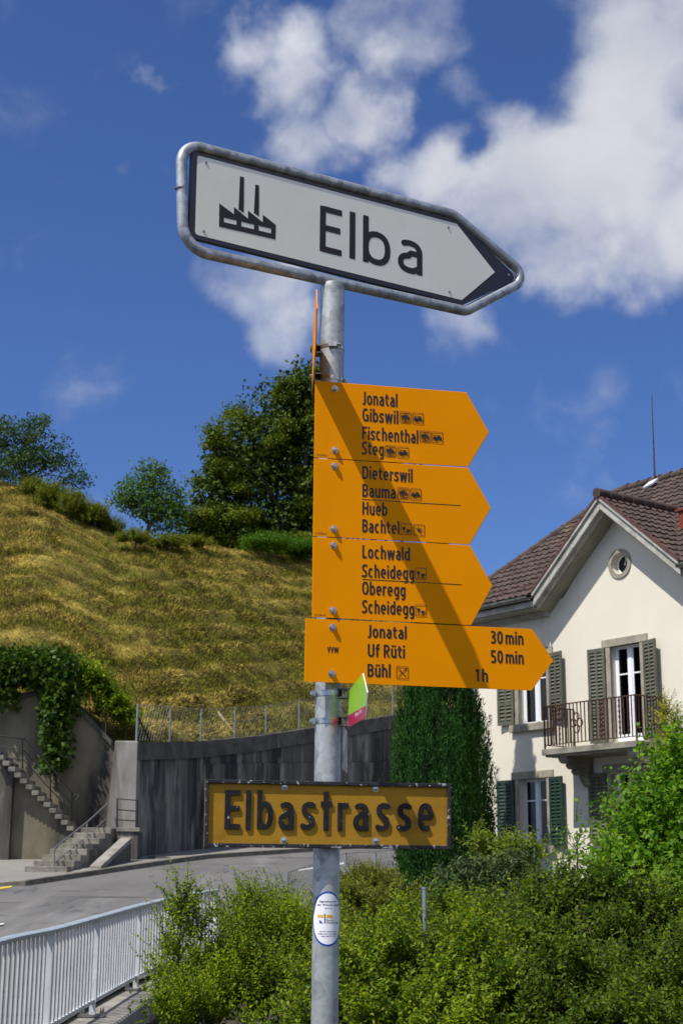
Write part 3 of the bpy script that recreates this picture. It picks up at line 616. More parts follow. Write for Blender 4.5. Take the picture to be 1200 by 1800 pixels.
# ---- yellow hiking arrows
def hexbolt(fr, u, v, w, parent, r=.0085):
    mb = MB(); mb.tube([fr.P(u, v, w), fr.P(u, v, w + .0018)], r * 1.25, 20); o = mb.build('bolt', MAT['steel'], parent)
    mb = MB(); mb.tube([fr.P(u, v, w + .0018), fr.P(u, v, w + .0075), fr.P(u, v, w + .0105)], [r, r, r * .72], 6)
    mb.tube([fr.P(u, v, w + .0105), fr.P(u, v, w + .0125)], r * .42, 10); mb.build('bolt_head', MAT['steel'], o)
def icon(fr, px, py, size, kind, parent):
    """small boxed pictogram centred on a photo pixel"""
    c = fr.uv(px, py); s = (fr.uv(px + size, py).x - c.x)
    def T(pl): return [(c.x + x * s, c.y + y * s) for x, y in pl]
    o = round_poly([(-.5, -.5), (.5, -.5), (.5, .5), (-.5, .5)], .07, 4); i = round_poly([(-.46, -.46), (.46, -.46), (.46, .46), (-.46, .46)], .05, 4)
    ring = flat_shapes('pictogram', fr, [(T(o), [T(i)])], MAT['thinbrown'], parent, .0031 + .001, .0004)
    S = []
    if kind == 'train':
        S = [rect(-.36, .36, .36, .39), ([(-.36, -.12), (.38, -.12), (.38, .0), (.30, .17), (-.36, .17)], [[(.20, .02), (.31, .02), (.26, .12), (.20, .12)]]),
             [(-.12, .17), (-.02, .28), (.0, .25), (-.07, .17)], [(.14, .17), (.0, .33), (-.04, .30), (.07, .17)],
             rect(-.36, -.27, -.18, -.19), rect(-.13, -.30, .08, -.19), rect(.13, -.27, .36, -.19), rect(-.30, -.40, .36, -.37)]
    elif kind == 'bus':
        S = [([(-.38, -.22), (.38, -.22), (.38, -.02), (.28, .17), (.28, .20), (-.38, .20), (-.38, .15), (-.25, .15), (-.25, .0), (-.38, .0)], [rect(-.19, .0, .04, .15), [(.22, .0), (.32, .0), (.27, .13), (.22, .13)]]),
             (circ(-.1, -.22, .13, 16), [circ(-.1, -.22, .075, 12)])]
    elif kind == 'cup':
        S = [[(-.36, .18), (-.06, .18), (-.10, -.04), (-.18, -.10), (-.18, -.30), (-.08, -.34), (-.34, -.34), (-.24, -.30), (-.24, -.10), (-.32, -.04)],
             [(.04, -.02), (.30, -.02), (.28, -.28), (.06, -.28)], (circ(.33, -.11, .075), [circ(.33, -.11, .04)]), rect(-.03, -.36, .37, -.33)]
    elif kind == 'view':
        S = [circ(-.07, -.05, .10)]
        for a, l in ((90, .42), (42, .48), (-2, .42), (-48, .5), (135, .46)):
            t = math.radians(a); d = Vector((math.cos(t), math.sin(t))); n = Vector((-d.y, d.x)); o = Vector((-.07, -.05)); S.append([o + d * .13 - n * .05, o + d * l, o + d * .13 + n * .05])
    elif kind == 'cutlery':
        S = [line2((-.32, -.32), (.2, .2), .05), [(.14, .20), (.20, .14), (.38, .30), (.36, .36), (.30, .38)], line2((.32, -.34), (-.14, .12), .05)] + \
            [line2((-.14 - k, .08 + k * .0), (-.34 - k * .3, .28 + k * 1.1), .03) for k in (0, .05)] + [line2((-.08, .14), (-.22, .38), .03)]
    flat_shapes('pictogram_shape', fr, [tuple([T(q[0]), [T(h) for h in q[1]]]) if isinstance(q, tuple) else T(q) for q in S], MAT['black'], ring, .0031 + .001, .0005)

def tiny(txt, fr, p0, x1, cap, parent, mat, w):
    me = text_mesh(txt, 0.); xs = [v.co.x for v in me.vertices]; x0, xe = min(xs), max(xs); h0, h1 = cap_height(0.)
    a = fr.uv(*p0); b = fr.uv(x1, p0[1]); c = fr.uv(p0[0], p0[1] - cap)
    for v in me.vertices: v.co = fr.P(a.x + (v.co.x - x0) / (xe - x0) * (b.x - a.x), a.y + (v.co.y - h0) / (h1 - h0) * (c.y - a.y), w)
    link_mesh('lettering', me, mat, parent)
YW = PR + .030
def yellow_sign(fr, label, corners, lines, icons, rules, bolts, code, group, th=.003):
    pts = [fr.uv(*c) for c in corners]; c0 = fr.uv(*bolts[0])
    root = thing('hiking_sign', label, 'sign', fr.P(c0.x, c0.y, 0), group)
    mb = MB(); mb.prism([fr.P(p.x, p.y, 0) for p in pts], fr.n * th); mb.build('panel', MAT['yellow'], root, bevel=.0012)
    for t, x0, y, x1, cap in lines: lettering(t, fr, (x0, y), x1, cap, root, MAT['black'], th + .0005)
    for x, y, s, k in icons: icon(fr, x, y, s, k, root)
    for a, b in rules:
        ua, ub = fr.uv(*a), fr.uv(*b); flat_shapes('rule', fr, [line2(ua, ub, .0017)], MAT['black'], root, th + .0003, .0004)
    for b in bolts: q = fr.uv(*b); hexbolt(fr, q.x, q.y, th, root)
    if code: tiny(code[0], fr, code[1], code[2], 3.6, root, MAT['black'], th + .0005)
    # bracket between panel and post, with its band
    for b in bolts:
        q = fr.uv(*b); mb = MB(); mb.cbox(fr.P(q.x, q.y, -.0145), fr.r * .045, fr.up * .026, fr.n * .029); mb.build('bracket', MAT['darksteel'], root)
    return root
YF = Frame(13.0, YW)
GY = 'yellow hiking arrows stacked on the post'
yellow_sign(YF, 'uppermost of the front yellow arrows, four lines from Jonatal down to Steg', ((553.5, 669.5), (819, 690), (858.5, 760.5), (822, 821), (551.5, 804.5)),
            [('Jonatal', 636, 711, 697.5, 22.5), ('Gibswil', 636, 740.5, 699, 22.5), ('Fischenthal', 636, 772.5, 734, 22.5), ('Steg', 635.5, 799, 673.5, 22.5)],
            [(711.5, 734, 19.5, 'train'), (733.5, 736, 19.5, 'bus'), (746, 767.5, 19.5, 'train'), (767.5, 769.5, 19.5, 'bus'), (685, 793.3, 19.5, 'train'), (707.5, 795.5, 19.5, 'bus')],
            [], [(588.5, 684), (588, 792)], ('71123704-19', (556, 802), 575), GY)
yellow_sign(YF, 'second front yellow arrow, reading Dieterswil and Bauma above a thin line, Hueb and Bachtel below', ((551.5, 806), (822.5, 822.5), (862, 893.5), (825, 957.5), (549.5, 942.5)),
            [('Dieterswil', 636, 842, 724, 22.5), ('Bauma', 636, 873.5, 694.5, 22.5), ('Hueb', 636, 904.5, 680, 22.5), ('Bachtel', 636, 935.5, 701, 22.5)],
            [(707.5, 867, 19.5, 'train'), (729.5, 869, 19.5, 'bus'), (713, 930.5, 19.5, 'cup'), (735.5, 932, 19.5, 'view')],
            [((636, 878), (808.5, 889))], [(587.5, 819.5), (586, 930)], ('71123704-19', (554, 939.5), 573), GY)
yellow_sign(YF, 'third front yellow arrow, Lochwald and Scheidegg above a thin line, Oberegg below', ((549.5, 944), (825.5, 959), (864.5, 1029.5), (827.5, 1099), (548, 1084.5)),
            [('Lochwald', 636, 981, 719.5, 22.5), ('Scheidegg', 635.5, 1014.5, 727, 22.5), ('Oberegg', 635.5, 1045, 711.5, 22.5), ('Scheidegg', 635.5, 1077.5, 727, 22.5)],
            [(738.5, 1008.5, 19.5, 'cup'), (738.5, 1073.5, 19.5, 'cup')],
            [((636, 1018.5), (810.5, 1028))], [(586, 959), (584.5, 1073)], ('71123704-19', (552, 1083), 571), GY)
Y4 = Frame(13.0, YW + .003)
yellow_sign(Y4, 'long lowest yellow arrow with walking times 30 min, 50 min and 1 h', ((536.5, 1087), (934, 1106), (971.5, 1161.5), (933.5, 1214), (534.5, 1198)),
            [('Jonatal', 645, 1120.5, 713.5, 22), ('Uf Rüti', 645.5, 1154.5, 710.5, 22.5), ('Bühl', 645, 1189.5, 685.5, 22.5), ('30_min', 861, 1131, 918.5, 22), ('50_min', 861.5, 1165, 919, 22), ('1_h', 834.5, 1198, 856.5, 22), ('VVW', 574.5, 1147, 594, 10)],
            [(706, 1182.5, 21, 'cutlery')], [], [(584, 1103), (582.5, 1184.5)], None, GY)

# ---- yellow arrow seen edge-on, pointing at the viewer
class SideFrame:
    def __init__(s, p, d, up):
        s.r = d.normalized(); s.up = (up - s.r * up.dot(s.r)).normalized(); s.n = s.r.cross(s.up).normalized(); s.o = p
    def P(s, u, v, w=0): return s.o + s.r * u + s.up * v + s.n * w
ec = at(549.5, 640, 4.35)
dv_ = Vector(((-(557 - 600) / 2682.0) * 1.0 + .020, -1, 0))
nearp = at(557.0, 542, 3.90); farp = at(549.0, 640, 4.41); farp.z = nearp.z
SF = SideFrame(farp, nearp - farp, Vector((0, 0, 1)))
LN = (nearp - farp).length; HH = .0825
edge = thing('hiking_sign', 'thin yellow arrow seen edge-on, left of the post above the front arrows', 'sign', SF.P(.06, 0, 0))
mb = MB(); mb.prism([SF.P(*q, -.0015) for q in ((0, -HH), (LN - .06, -HH), (LN, 0), (LN - .06, HH), (0, HH))], SF.n * .003); mb.build('panel', MAT['yellow'], edge)
sgn = 1 if SF.n.x > 0 else -1
for yy, yc in ((612, 606), (662, 661)):
    z = at(552, yy, 4.35).z; v = z - SF.o.z; c = axis_at(z); u = (c - SF.o).dot(SF.r)
    mb = MB()
    p = SF.P(u, v, -sgn * .0015); mb.tube([p, p - SF.n * sgn * .008], .0075, 6); mb.build('bolt', MAT['steel'], edge)
    gap = abs((c - SF.o).dot(SF.n))
    mb = MB(); mb.cbox(SF.P(u, v + .004, sgn * (gap - PR * .55) / 2), SF.r * .036, SF.up * .004, SF.n * (gap - PR * .5)); mb.cbox(SF.P(u, v - .02, sgn * (gap - PR * .55) / 2), SF.r * .036, SF.up * .004, SF.n * (gap - PR * .5))
    mb.cbox(SF.P(u, v - .008, sgn * .004), SF.r * .036, SF.up * .032, SF.n * .004); mb.cbox(SF.P(u - .016, v - .008, sgn * (gap - PR * .6) / 2), SF.r * .004, SF.up * .03, SF.n * (gap - PR * .55))
    mb.build('bracket', MAT['darksteel'], edge)
    zb = at(584, yc, 4.31).z
    mb = MB(); rows = [[axis_at(zb + dz) + (Vector((math.cos(a), math.sin(a), -.12 * math.cos(a) * (1 if yc > 640 else .3))) * (PR + dr)) for a in [2 * math.pi * k / 40 for k in range(40)]] for dz, dr in ((-.0055, 0), (-.0055, .0014), (.0055, .0014), (.0055, 0))]
    mb.grid(rows, closed=True); b = mb.build('hose_clamp', MAT['steel'], edge, smooth=True)
    a = -math.pi / 2 + .05 if yc < 640 else .0 
    cc = axis_at(zb) + Vector((math.cos(a), math.sin(a), -.12 * math.cos(a))) * (PR + .006); t = Vector((-math.sin(a), math.cos(a), 0))
    mb = MB(); mb.cbox(cc, t * .026, Vector((0, 0, .013)), Vector((math.cos(a), math.sin(a), 0)) * .010); mb.tube([cc + t * .01, cc + t * .026], .0055, 8); mb.build('clamp_screw', MAT['steel'] if yc < 640 else MAT['darksteel'], b)

# ---- little lime arrow, seen almost edge-on under the long yellow arrow
gp = [(611.5, 1217), (637, 1183.5), (645, 1217), (641.5, 1262), (609.5, 1279)]
g_far = at(611, 1248, 4.33); g_near = at(640, 1226, 4.02); g_near.z = g_far.z
GF = SideFrame(g_far, g_near - g_far, AX); 
if GF.n.x > 0: GF.n = -GF.n
def guv(px, py):
    p = on_plane(px, py, GF.o, GF.n) - GF.o; return Vector((p.dot(GF.r), p.dot(GF.up)))
gq = [guv(*p) for p in gp]
trail = thing('trail_sign', 'small lime green and crimson arrow plate clamped beside the post below the yellow signs', 'sign', GF.P(gq[0].x, gq[0].y, 0))
mb = MB(); mb.prism([GF.P(p.x, p.y, 0) for p in gq], GF.n * -.003); mb.build('panel', MAT['white'], trail)
ga, gb = guv(610.3, 1258.5), guv(643.0, 1240)
def lerp2(a, b, t): return a + (b - a) * t
mb = MB(); mb.prism([GF.P(p.x, p.y, 0) for p in (gq[0], gq[1], lerp2(gq[1], gq[2], .97), gb, ga)], GF.n * .0006); mb.build('green_film', MAT['green'], trail)
mb = MB(); mb.prism([GF.P(p.x, p.y, 0) for p in (ga, gb, lerp2(gq[2], gq[3], .99), gq[3], gq[4])], GF.n * .0006); mb.build('crimson_film', MAT['magenta'], trail)
me = text_mesh('Heimat Trail', .0); xs = [v.co.x for v in me.vertices]; a = guv(624.5, 1260.5); b = guv(635.5, 1253.5); sc_ = (b.x - a.x) / (max(xs) - min(xs)); kk = (b.y - a.y) / (b.x - a.x)
for v in me.vertices:
    du = (v.co.x - min(xs)) * sc_; v.co = GF.P(a.x + du, a.y + du * kk * .55 + v.co.y * .017, .001)
link_mesh('lettering', me, MAT['white'], trail)
for y in (1217, 1266):
    zb = at(574, y, 4.31).z
    mb = MB(); rows = [[axis_at(zb + dz) + Vector((math.cos(t), math.sin(t), 0)) * (PR + dr) for t in [2 * math.pi * k / 48 for k in range(48)]] for dz, dr in ((-.0085, 0), (-.0085, .0016), (.0085, .0016), (.0085, 0))]
    mb.grid(rows, closed=True); b = mb.build('clamp_band', MAT['steel'], trail, smooth=True)
    cc = axis_at(zb) + Vector((-1, -.12, 0)).normalized() * (PR + .006); t = Vector((.12, -1, 0)).normalized()
    mb = MB(); mb.cbox(cc, t * .022, Vector((0, 0, .017)), Vector((.011, 0, 0))); mb.tube([cc - Vector((.003, 0, 0)) - t * .012, cc - Vector((.006, 0, 0)) + t * .022], .006, 8); mb.build('clamp_screw', MAT['steel'], b)
    q = axis_at(zb) + Vector((PR - .002, -.012, 0)); d = GF.P(guv(611, y).x + .012, (q - GF.o).dot(GF.up), -.002)
    mb = MB(); e = Vector((d.x, q.y, q.z)); h = Vector((0, 0, .012))
    mb.cbox((q + e) / 2 + h, (e - q) + Vector((.004, 0, 0)), Vector((0, .034, 0)), Vector((0, 0, .004))); mb.cbox((q + e) / 2 - h, (e - q) + Vector((.004, 0, 0)), Vector((0, .034, 0)), Vector((0, 0, .004)))
    mb.cbox(e - Vector((.003, 0, 0)), Vector((.005, 0, 0)), Vector((0, .036, 0)), Vector((0, 0, .029))); mb.cbox(q + (e - q) * .25, Vector((.005, 0, 0)), Vector((0, .03, 0)), Vector((0, 0, .026)))
    mb.build('bracket', MAT['darksteel'], trail)

# ---- narrow grey plate behind the post, edge-on
a = at(602.5, 1278, 4.42); b = at(602.5, 1354, 4.42); z0 = b.z; z1 = a.z
mb = MB(); mb.box(Vector((at(601, 1320, 4.50).x, 4.40, z0)), Vector((.004, 0, 0)), Vector((.012, .16, 0)), Vector((0, 0, z1 - z0)))
tag(mb.build('back_plate', MAT['post'], origin=(a.x, 4.40, z0)), 'narrow bare grey metal plate seen edge-on behind the post, under the lime plate', 'sign plate')

# ---- street name sign
SN = Frame(12.5, PR + .022)
sp = [SN.uv(*p) for p in ((361, 1370), (791.5, 1378), (790.5, 1493.5), (358.5, 1489))]
street = thing('street_sign', 'ochre street name sign reading Elbastrasse in raised black letters, worn black rim', 'sign', SN.P(0, sp[3].y, 0))
mb = MB(); mb.prism([SN.P(p.x, p.y, -.004) for p in sp], SN.n * .004); plate = mb.build('plate', None, street)
# stippled face of the plate
m = MAT['ochre']; nt = m.node_tree; tcn = nd(nt, 'ShaderNodeTexCoord'); vo = nd(nt, 'ShaderNodeTexVoronoi'); vo.inputs['Scale'].default_value = 430
nt.links.new(tcn.outputs['Object'], vo.inputs['Vector']); bpn = nd(nt, 'ShaderNodeBump'); bpn.inputs['Strength'].default_value = .6; bpn.inputs['Distance'].default_value = .0008
nt.links.new(vo.outputs['Distance'], bpn.inputs['Height']); nt.links.new(bpn.outputs[0], nt.nodes['Principled BSDF'].inputs['Normal'])
plate.data.materials.append(MAT['ochre'])
inn = [SN.uv(*p) for p in ((367, 1376.5), (785.5, 1384.5), (784.5, 1486.5), (365, 1482))]
mb = MB(); mb.prism([SN.P(p.x, p.y, -.0005) for p in sp], SN.n * .0095, 0, [[SN.P(p.x, p.y, -.0005) for p in inn]]); mb.build('rim', MAT['wornframe'], street, bevel=.0015)
def z4(x, y): return (340 + x / 2.5, 1180 + y / 2.5)
for ch, x0, x1, yb, cap in (('E', 135, 203, 693, 172), ('l', 228, 250, 695, 172), ('b', 278, 347, 694, 172), ('a', 372, 440, 697, 0), ('s', 468, 535, 696, 0), ('†', 558, 606, 700, 172),
                            ('r', 632, 678, 701, 0), ('a', 700, 768, 702, 0), ('s', 797, 862, 701, 0), ('s', 890, 957, 702, 0), ('e', 985, 1052, 702, 0)):
    W, G = glyph(ch, .067, .95); pts = [p for o_, hs in G for p in o_]; xa = min(p[0] for p in pts); xb = max(p[0] for p in pts); ya = min(p[1] for p in pts); yb_ = max(p[1] for p in pts)
    a = SN.uv(*z4(x0, yb)); b = SN.uv(*z4(x1, yb)); c = SN.uv(*z4(x0, yb - (cap or 123)))
    f = lambda l: [SN.P(a.x + (b.x - a.x) * (p[0] - xa) / (xb - xa), a.y + (c.y - a.y) * (p[1] - ya) / (yb_ - ya), -.0005) for p in l]
    mb = MB()
    for o_, hs in G: mb.prism(f(o_), SN.n * .006, 0, [f(h) for h in hs])
    mb.build('letter', MAT['wornblack'], street, bevel=.0008)
for p in (z4(400, 508), z4(799, 516), z4(397, 743), z4(800, 746)):
    q = SN.uv(*p); mb = MB(); mb.tube([SN.P(q.x, q.y, -.0005), SN.P(q.x, q.y, .0012)], .0095, 24); o = mb.build('bolt', MAT['post'], street)
    mb = MB(); mb.tube([SN.P(q.x, q.y, .001), SN.P(q.x, q.y, .0038), SN.P(q.x, q.y, .0052)], [.0066, .006, .003], 16); mb.build('bolt_head', MAT['steel'], o, smooth=True)
for y in (1395, 1472):
    q = SN.uv(577, y); mb = MB(); mb.cbox(SN.P(0, q.y, -.013), SN.r * .30, SN.up * .025, SN.n * .017); mb.build('bracket', MAT['darksteel'], street)
# ------------------------------------------------------------------ the house
HN = Vector((-math.cos(math.radians(36.4)), -math.sin(math.radians(36.4)), 0)); HS = Vector((math.sin(math.radians(36.4)), -math.cos(math.radians(36.4)), 0))
HO = at(1092, 1560, 32); HO.z = 0
def H(s, z, w=0): return HO + HS * s + HN * w + Vector((0, 0, z))
def hpx(px, py, w=0):
    p = on_plane(px, py, HO + HN * w, HN) - HO; return p.dot(HS), p.z
Zv = Vector((0, 0, 1))
GZ = 1.25
house = thing('house', 'cream plastered house with brown tiled gable roof, shutters and iron balcony', 'house', H(0, GZ, 0))
SC, SL, SR = .33, -4.45, 9.0                # gable axis, left corner, right end (outside the picture)
EZ, APZ, GH = 8.02, 9.86, 2.15              # eave, gable apex, half gable width
def hb(mb, s0, s1, z0, z1, w0, w1, mi=0): return mb.box(H(s0, z0, w0), HS * (s1 - s0), Zv * (z1 - z0), HN * (w1 - w0), mi)
openings = dict(upper=(-2.98, -2.05, 5.27, 6.80), door=(-.06, .80, 4.66, 6.72), lower=(-3.05, -2.14, 2.52, 4.02), lower2=(-.16, .72, 2.52, 4.02))
mb = MB()
outer = [H(SL, GZ - .6), H(SR, GZ - .6), H(SR, EZ), H(SC + GH - .35, EZ), H(SC, APZ - .12), H(SC - GH + .35, EZ), H(SL, EZ)]
holes = [[H(s0, z0), H(s1, z0), H(s1, z1), H(s0, z1)] for s0, s1, z0, z1 in openings.values()]
RC, RR = (SC + .0, 8.52), .235
holes.append([H(RC[0] + RR * math.cos(t), RC[1] + RR * math.sin(t)) for t in [2 * math.pi * k / 28 for k in range(28)]])
mb.prism(outer, HN * -.22, 0, holes)
hb(mb, SL, SL + .22, GZ - .6, EZ, -7.5, -.22); hb(mb, SL, SR, GZ - .6, EZ, -7.7, -7.5); hb(mb, SR - .2, SR, GZ - .6, EZ, -7.5, -.22)
hb(mb, SL + .22, SR - .2, 7.4, 7.5, -7.5, -.22); hb(mb, SL + .22, SR - .2, 4.45, 4.55, -7.5, -.22)
mb.build('wall', MAT['plaster'], house, fix=False)
mb = MB(); hb(mb, SL + .25, SR - .25, GZ, 7.3, -1.4, -1.3); mb.build('dark_backing', MAT['dark'], house)  # near-black sheet added behind the windows, standing in for unlit rooms

def tiles(mb, O, eu, ev, en, L, rng, row=.30, col=.21, lift=.035):
    """rows of wavy roof tiles: O eave corner, eu along the eave, ev up the slope, en normal; rng(d) -> (u0, u1) at slope distance d"""
    n = int(math.ceil(L / row))
    for k in range(n):
        d0 = k * row; d1 = min(L, d0 + row + .03)
        a0, b0 = rng(d0); a1, b1 = rng(min(L, d0 + row))
        a = min(a0, a1); b = max(b0, b1)
        m = max(2, int((b - a) / (col / 6)))
        r0 = []; r1 = []; rb = []
        for i in range(m + 1):
            u = a + (b - a) * i / m; ph = ((u + (k % 2) * col * .0) / col) % 1.0
            wv = .026 * (.5 + .5 * math.cos(2 * math.pi * ph)) + (.008 if ph < .12 else 0); j = .006 * math.sin(k * 12.9 + int(u / col) * 78.2)
            ua = min(max(u, a0), b0); ub = min(max(u, a1), b1)
            p0 = O + eu * ua + ev * (d0 + j); p1 = O + eu * ub + ev * d1
            r0.append(p0 + en * (lift + wv + j)); r1.append(p1 + en * (wv * .9)); rb.append(p0 + en * (-.01 + wv * .3))
        mb.grid([rb, r0, r1])
def mainz(w): return EZ + .06 + (.62 - w) * .758
W_R = -4.0
sl_v = (HN * -1 + Zv * .758).normalized(); sl_n = (HN * .758 + Zv).normalized(); sl_L = (.62 - W_R) * math.hypot(1, .758)
S_H0, S_H1 = -4.98, -3.43
mb = MB()
def gab(d):                                                # half width of the gable roof at slope distance d of the main roof
    z = .06 + d * .758 / math.hypot(1, .758); return GH * max(0, 1 - (z - .12) / (APZ - EZ)) - .04
hip = lambda d: S_H0 + (S_H1 - S_H0) * d / sl_L
GD = (APZ - EZ + .06) * math.hypot(1, .758) / .758
tiles(mb, H(0, EZ + .06, .62), HS, sl_v, sl_n, sl_L, lambda d: (hip(d), max(hip(d), SC - gab(d) if d < GD else SC)))
tiles(mb, H(0, EZ + .06, .62), HS, sl_v, sl_n, sl_L, lambda d: (SC + gab(d) if d < GD else SC, 9.5))
mb.build('main_roof', MAT['tile'], house, fix=False)
mb = MB()                                                  # rear slope, hip end and roof body
wv_ = .62 - (APZ - EZ - .06) / .758
mb.poly([H(S_H0, EZ, .62), H(SC - GH, EZ, .62), H(SC, APZ - .08, wv_), H(SC, mainz(W_R) - .05, W_R), H(S_H1, mainz(W_R) - .05, W_R)])
mb.poly([H(SC + GH, EZ, .62), H(9.5, EZ, .62), H(9.5, mainz(W_R) - .05, W_R), H(SC, mainz(W_R) - .05, W_R), H(SC, APZ - .08, wv_)])
mb.poly([H(S_H1, mainz(W_R), W_R), H(9.5, mainz(W_R), W_R), H(9.5, EZ, -8.4), H(S_H0, EZ, -8.4)]); mb.poly([H(S_H0, EZ, .62), H(S_H1, mainz(W_R), W_R), H(S_H0, EZ, -8.4)])
mb.build('rear_roof', MAT['tile'], house, fix=False)
mb = MB()
for k in range(int(4.9 / .3)):                             # ridge tiles
    s = S_H1 + .1 + k * .36; mb.tube([H(s, mainz(W_R) + .01, W_R), H(s + .4, mainz(W_R) + .035, W_R)], [.10, .12], 10)
for k in range(16):                                        # hip tiles
    t0 = k / 16; t1 = (k + 1.12) / 16; f = lambda t: H(S_H0 + (S_H1 - S_H0) * t, mainz(.62 + (W_R - .62) * t) + .02, .62 + (W_R - .62) * t)
    mb.tube([f(t0), f(t1)], [.10, .085], 9)
mb.build('ridge_tiles', MAT['tile'], house, smooth=True)
# gable roof
rise = APZ - EZ; gl = math.hypot(GH, rise); GW0 = .62
def valley(z): return .62 - (z - EZ - .06) / .758
for sg in (-1, 1):
    ev = (HS * (-sg) * GH + Zv * rise).normalized(); en = (HS * sg * rise + Zv * GH).normalized()
    O = H(SC + sg * GH, EZ + .10, 0); mb = MB()
    tiles(mb, O, HN, ev, en, gl, lambda d: (min(valley(EZ + .1 + d / gl * rise) - .15, GW0 - .05), GW0), row=.26)
    mb.build('gable_roof', MAT['tile'], house, fix=False)
    # barge board, moulding and sloping soffit
    a = SC + sg * (GH + .02)
    def q(t, dz, w): return H(SC + sg * (GH + .02) * (1 - t), EZ + .06 + rise * t + dz, w)
    mb = MB(); mb.prism([q(0, -.02, .40), q(1.0, -.02, .40), q(1.0, -.25, .40), q(0, -.25, .40)], HN * .17)
    mb.prism([q(0, .04, .40), q(1.0, .04, .40), q(1.0, -.05, .40), q(0, -.05, .40)], HN * .22)
    mb.prism([q(0, -.25, .38), q(1.0, -.25, .38), q(1.0, -.31, .38), q(0, -.31, .38)], HN * .10); mb.build('barge_board', MAT['oldwood'], house, bevel=.008)
    mb = MB(); mb.prism([q(0, -.27, .003), q(1.0, -.27, .003), q(1.0, -.33, .003), q(0, -.33, .003)], HN * .375); mb.build('soffit', MAT['soffit'], house)
    mb = MB(); mb.prism([q(0, .10, .56), q(1.0, .10, .56), q(1.0, .035, .56), q(0, .035, .56)], HN * .075); mb.build('verge_flashing', MAT['redtile'], house)
mb = MB()
for k in range(8): s = .66 - k * .36; mb.tube([H(SC, APZ + .16, s), H(SC, APZ + .18, s - .40)], [.115, .09], 10)
mb.build('gable_ridge_tiles', MAT['tile'], house, smooth=True)
# eaves: boxed soffit, cornice and zinc gutter either side of the gable
for s0, s1 in ((S_H0 + .0, SC - GH - .06), (SC + GH + .06, 9.4)):
    mb = MB(); hb(mb, s0, s1, EZ - .24, EZ - .18, .003, .52); mb.build('soffit', MAT['soffit'], house)
    mb = MB(); hb(mb, s0, s1, EZ - .20, EZ - .06, .52, .57); hb(mb, s0, s1, EZ - .36, EZ - .24, .003, .10); hb(mb, s0, s1, EZ - .30, EZ - .24, .10, .19); mb.build('cornice', MAT['oldwood'], house, bevel=.008)
    mb = MB(); rows = []
    for s in (s0 - .04, s1): rows.append([H(s, EZ + .03 + .085 * math.sin(t), .66 + .085 * math.cos(t)) for t in [math.pi + math.pi * k / 12 for k in range(13)]] + [H(s, EZ + .03 + .078 * math.sin(t), .66 + .078 * math.cos(t)) for t in [2 * math.pi - math.pi * k / 12 for k in range(13)]])
    mb.grid(rows, closed=True); mb.poly(rows[0]); mb.poly(rows[1]); g = mb.build('gutter', MAT['gutter'], house, smooth=True)
    mb = MB()
    for k in range(int((s1 - s0) / .55)): hb(mb, s0 + .3 + k * .55, s0 + .325 + k * .55, EZ - .06, EZ - .03, .57, .66)
    mb.build('gutter_bracket', MAT['redtile'], g)
mb = MB(); hb(mb, S_H0 - .01, S_H0 + .05, EZ - .24, EZ - .06, -.6, .57); mb.build('cornice_end', MAT['oldwood'], house)
mb = MB(); mb.tube([H(SL - .06, EZ - .05, .62), H(SL - .06, EZ - .22, .60), H(SL - .04, EZ - .75, .09), H(SL - .04, EZ - 1.0, .09), H(SL - .04, GZ, .09)], .05, 12); mb.build('downpipe', MAT['rail'], house, smooth=True)
mb = MB()
for s0_ in (-4.6, -3.9, -3.2, -2.5): mb.bar(H(s0_, EZ + .36, .42), H(s0_ + .62, EZ + .36, .42), .02, .02); mb.bar(H(s0_ + .2, EZ + .16, .44), H(s0_ + .2, EZ + .40, .41), .02, .02)
mb.build('snow_guard', MAT['redtile'], house)
# lightning rod with a small flashing
ap = hpx(1150, 852, W_R + .15); mb = MB(); mb.tube([H(ap[0], ap[1] - .25, W_R + .15), H(ap[0] + .02, ap[1] + .9, W_R + .15), H(ap[0] + .04, ap[1] + 2.4, W_R + .15)], [.028, .02, .008], 8); mb.build('lightning_rod', MAT['iron'], house)
fx = hpx(1144, 856, W_R + .3); mb = MB(); mb.prism([H(fx[0] - .16, fx[1] - .05, W_R + .42), H(fx[0] + .14, fx[1] + .0, W_R + .42), H(fx[0] + .2, fx[1] + .16, W_R + .24), H(fx[0] - .1, fx[1] + .12, W_R + .24)], sl_n * .05); mb.build('roof_flashing', MAT['white'], house)
# dark red sheet-metal chimney at the right
cw = -.9; c0 = hpx(1191, 955, cw); c1 = hpx(1191, 900, cw); mb = MB(); hb(mb, c0[0] + .05, c0[0] + .75, c0[1] - .5, c1[1], cw - .6, cw); hb(mb, c0[0] - .0, c0[0] + .8, c1[1], c1[1] + .06, cw - .65, cw + .05)
mb.build('chimney', M('red_sheet_metal', (.20, .035, .025), .5, 0, (.15, .03, .022), 5), house, bevel=.01)

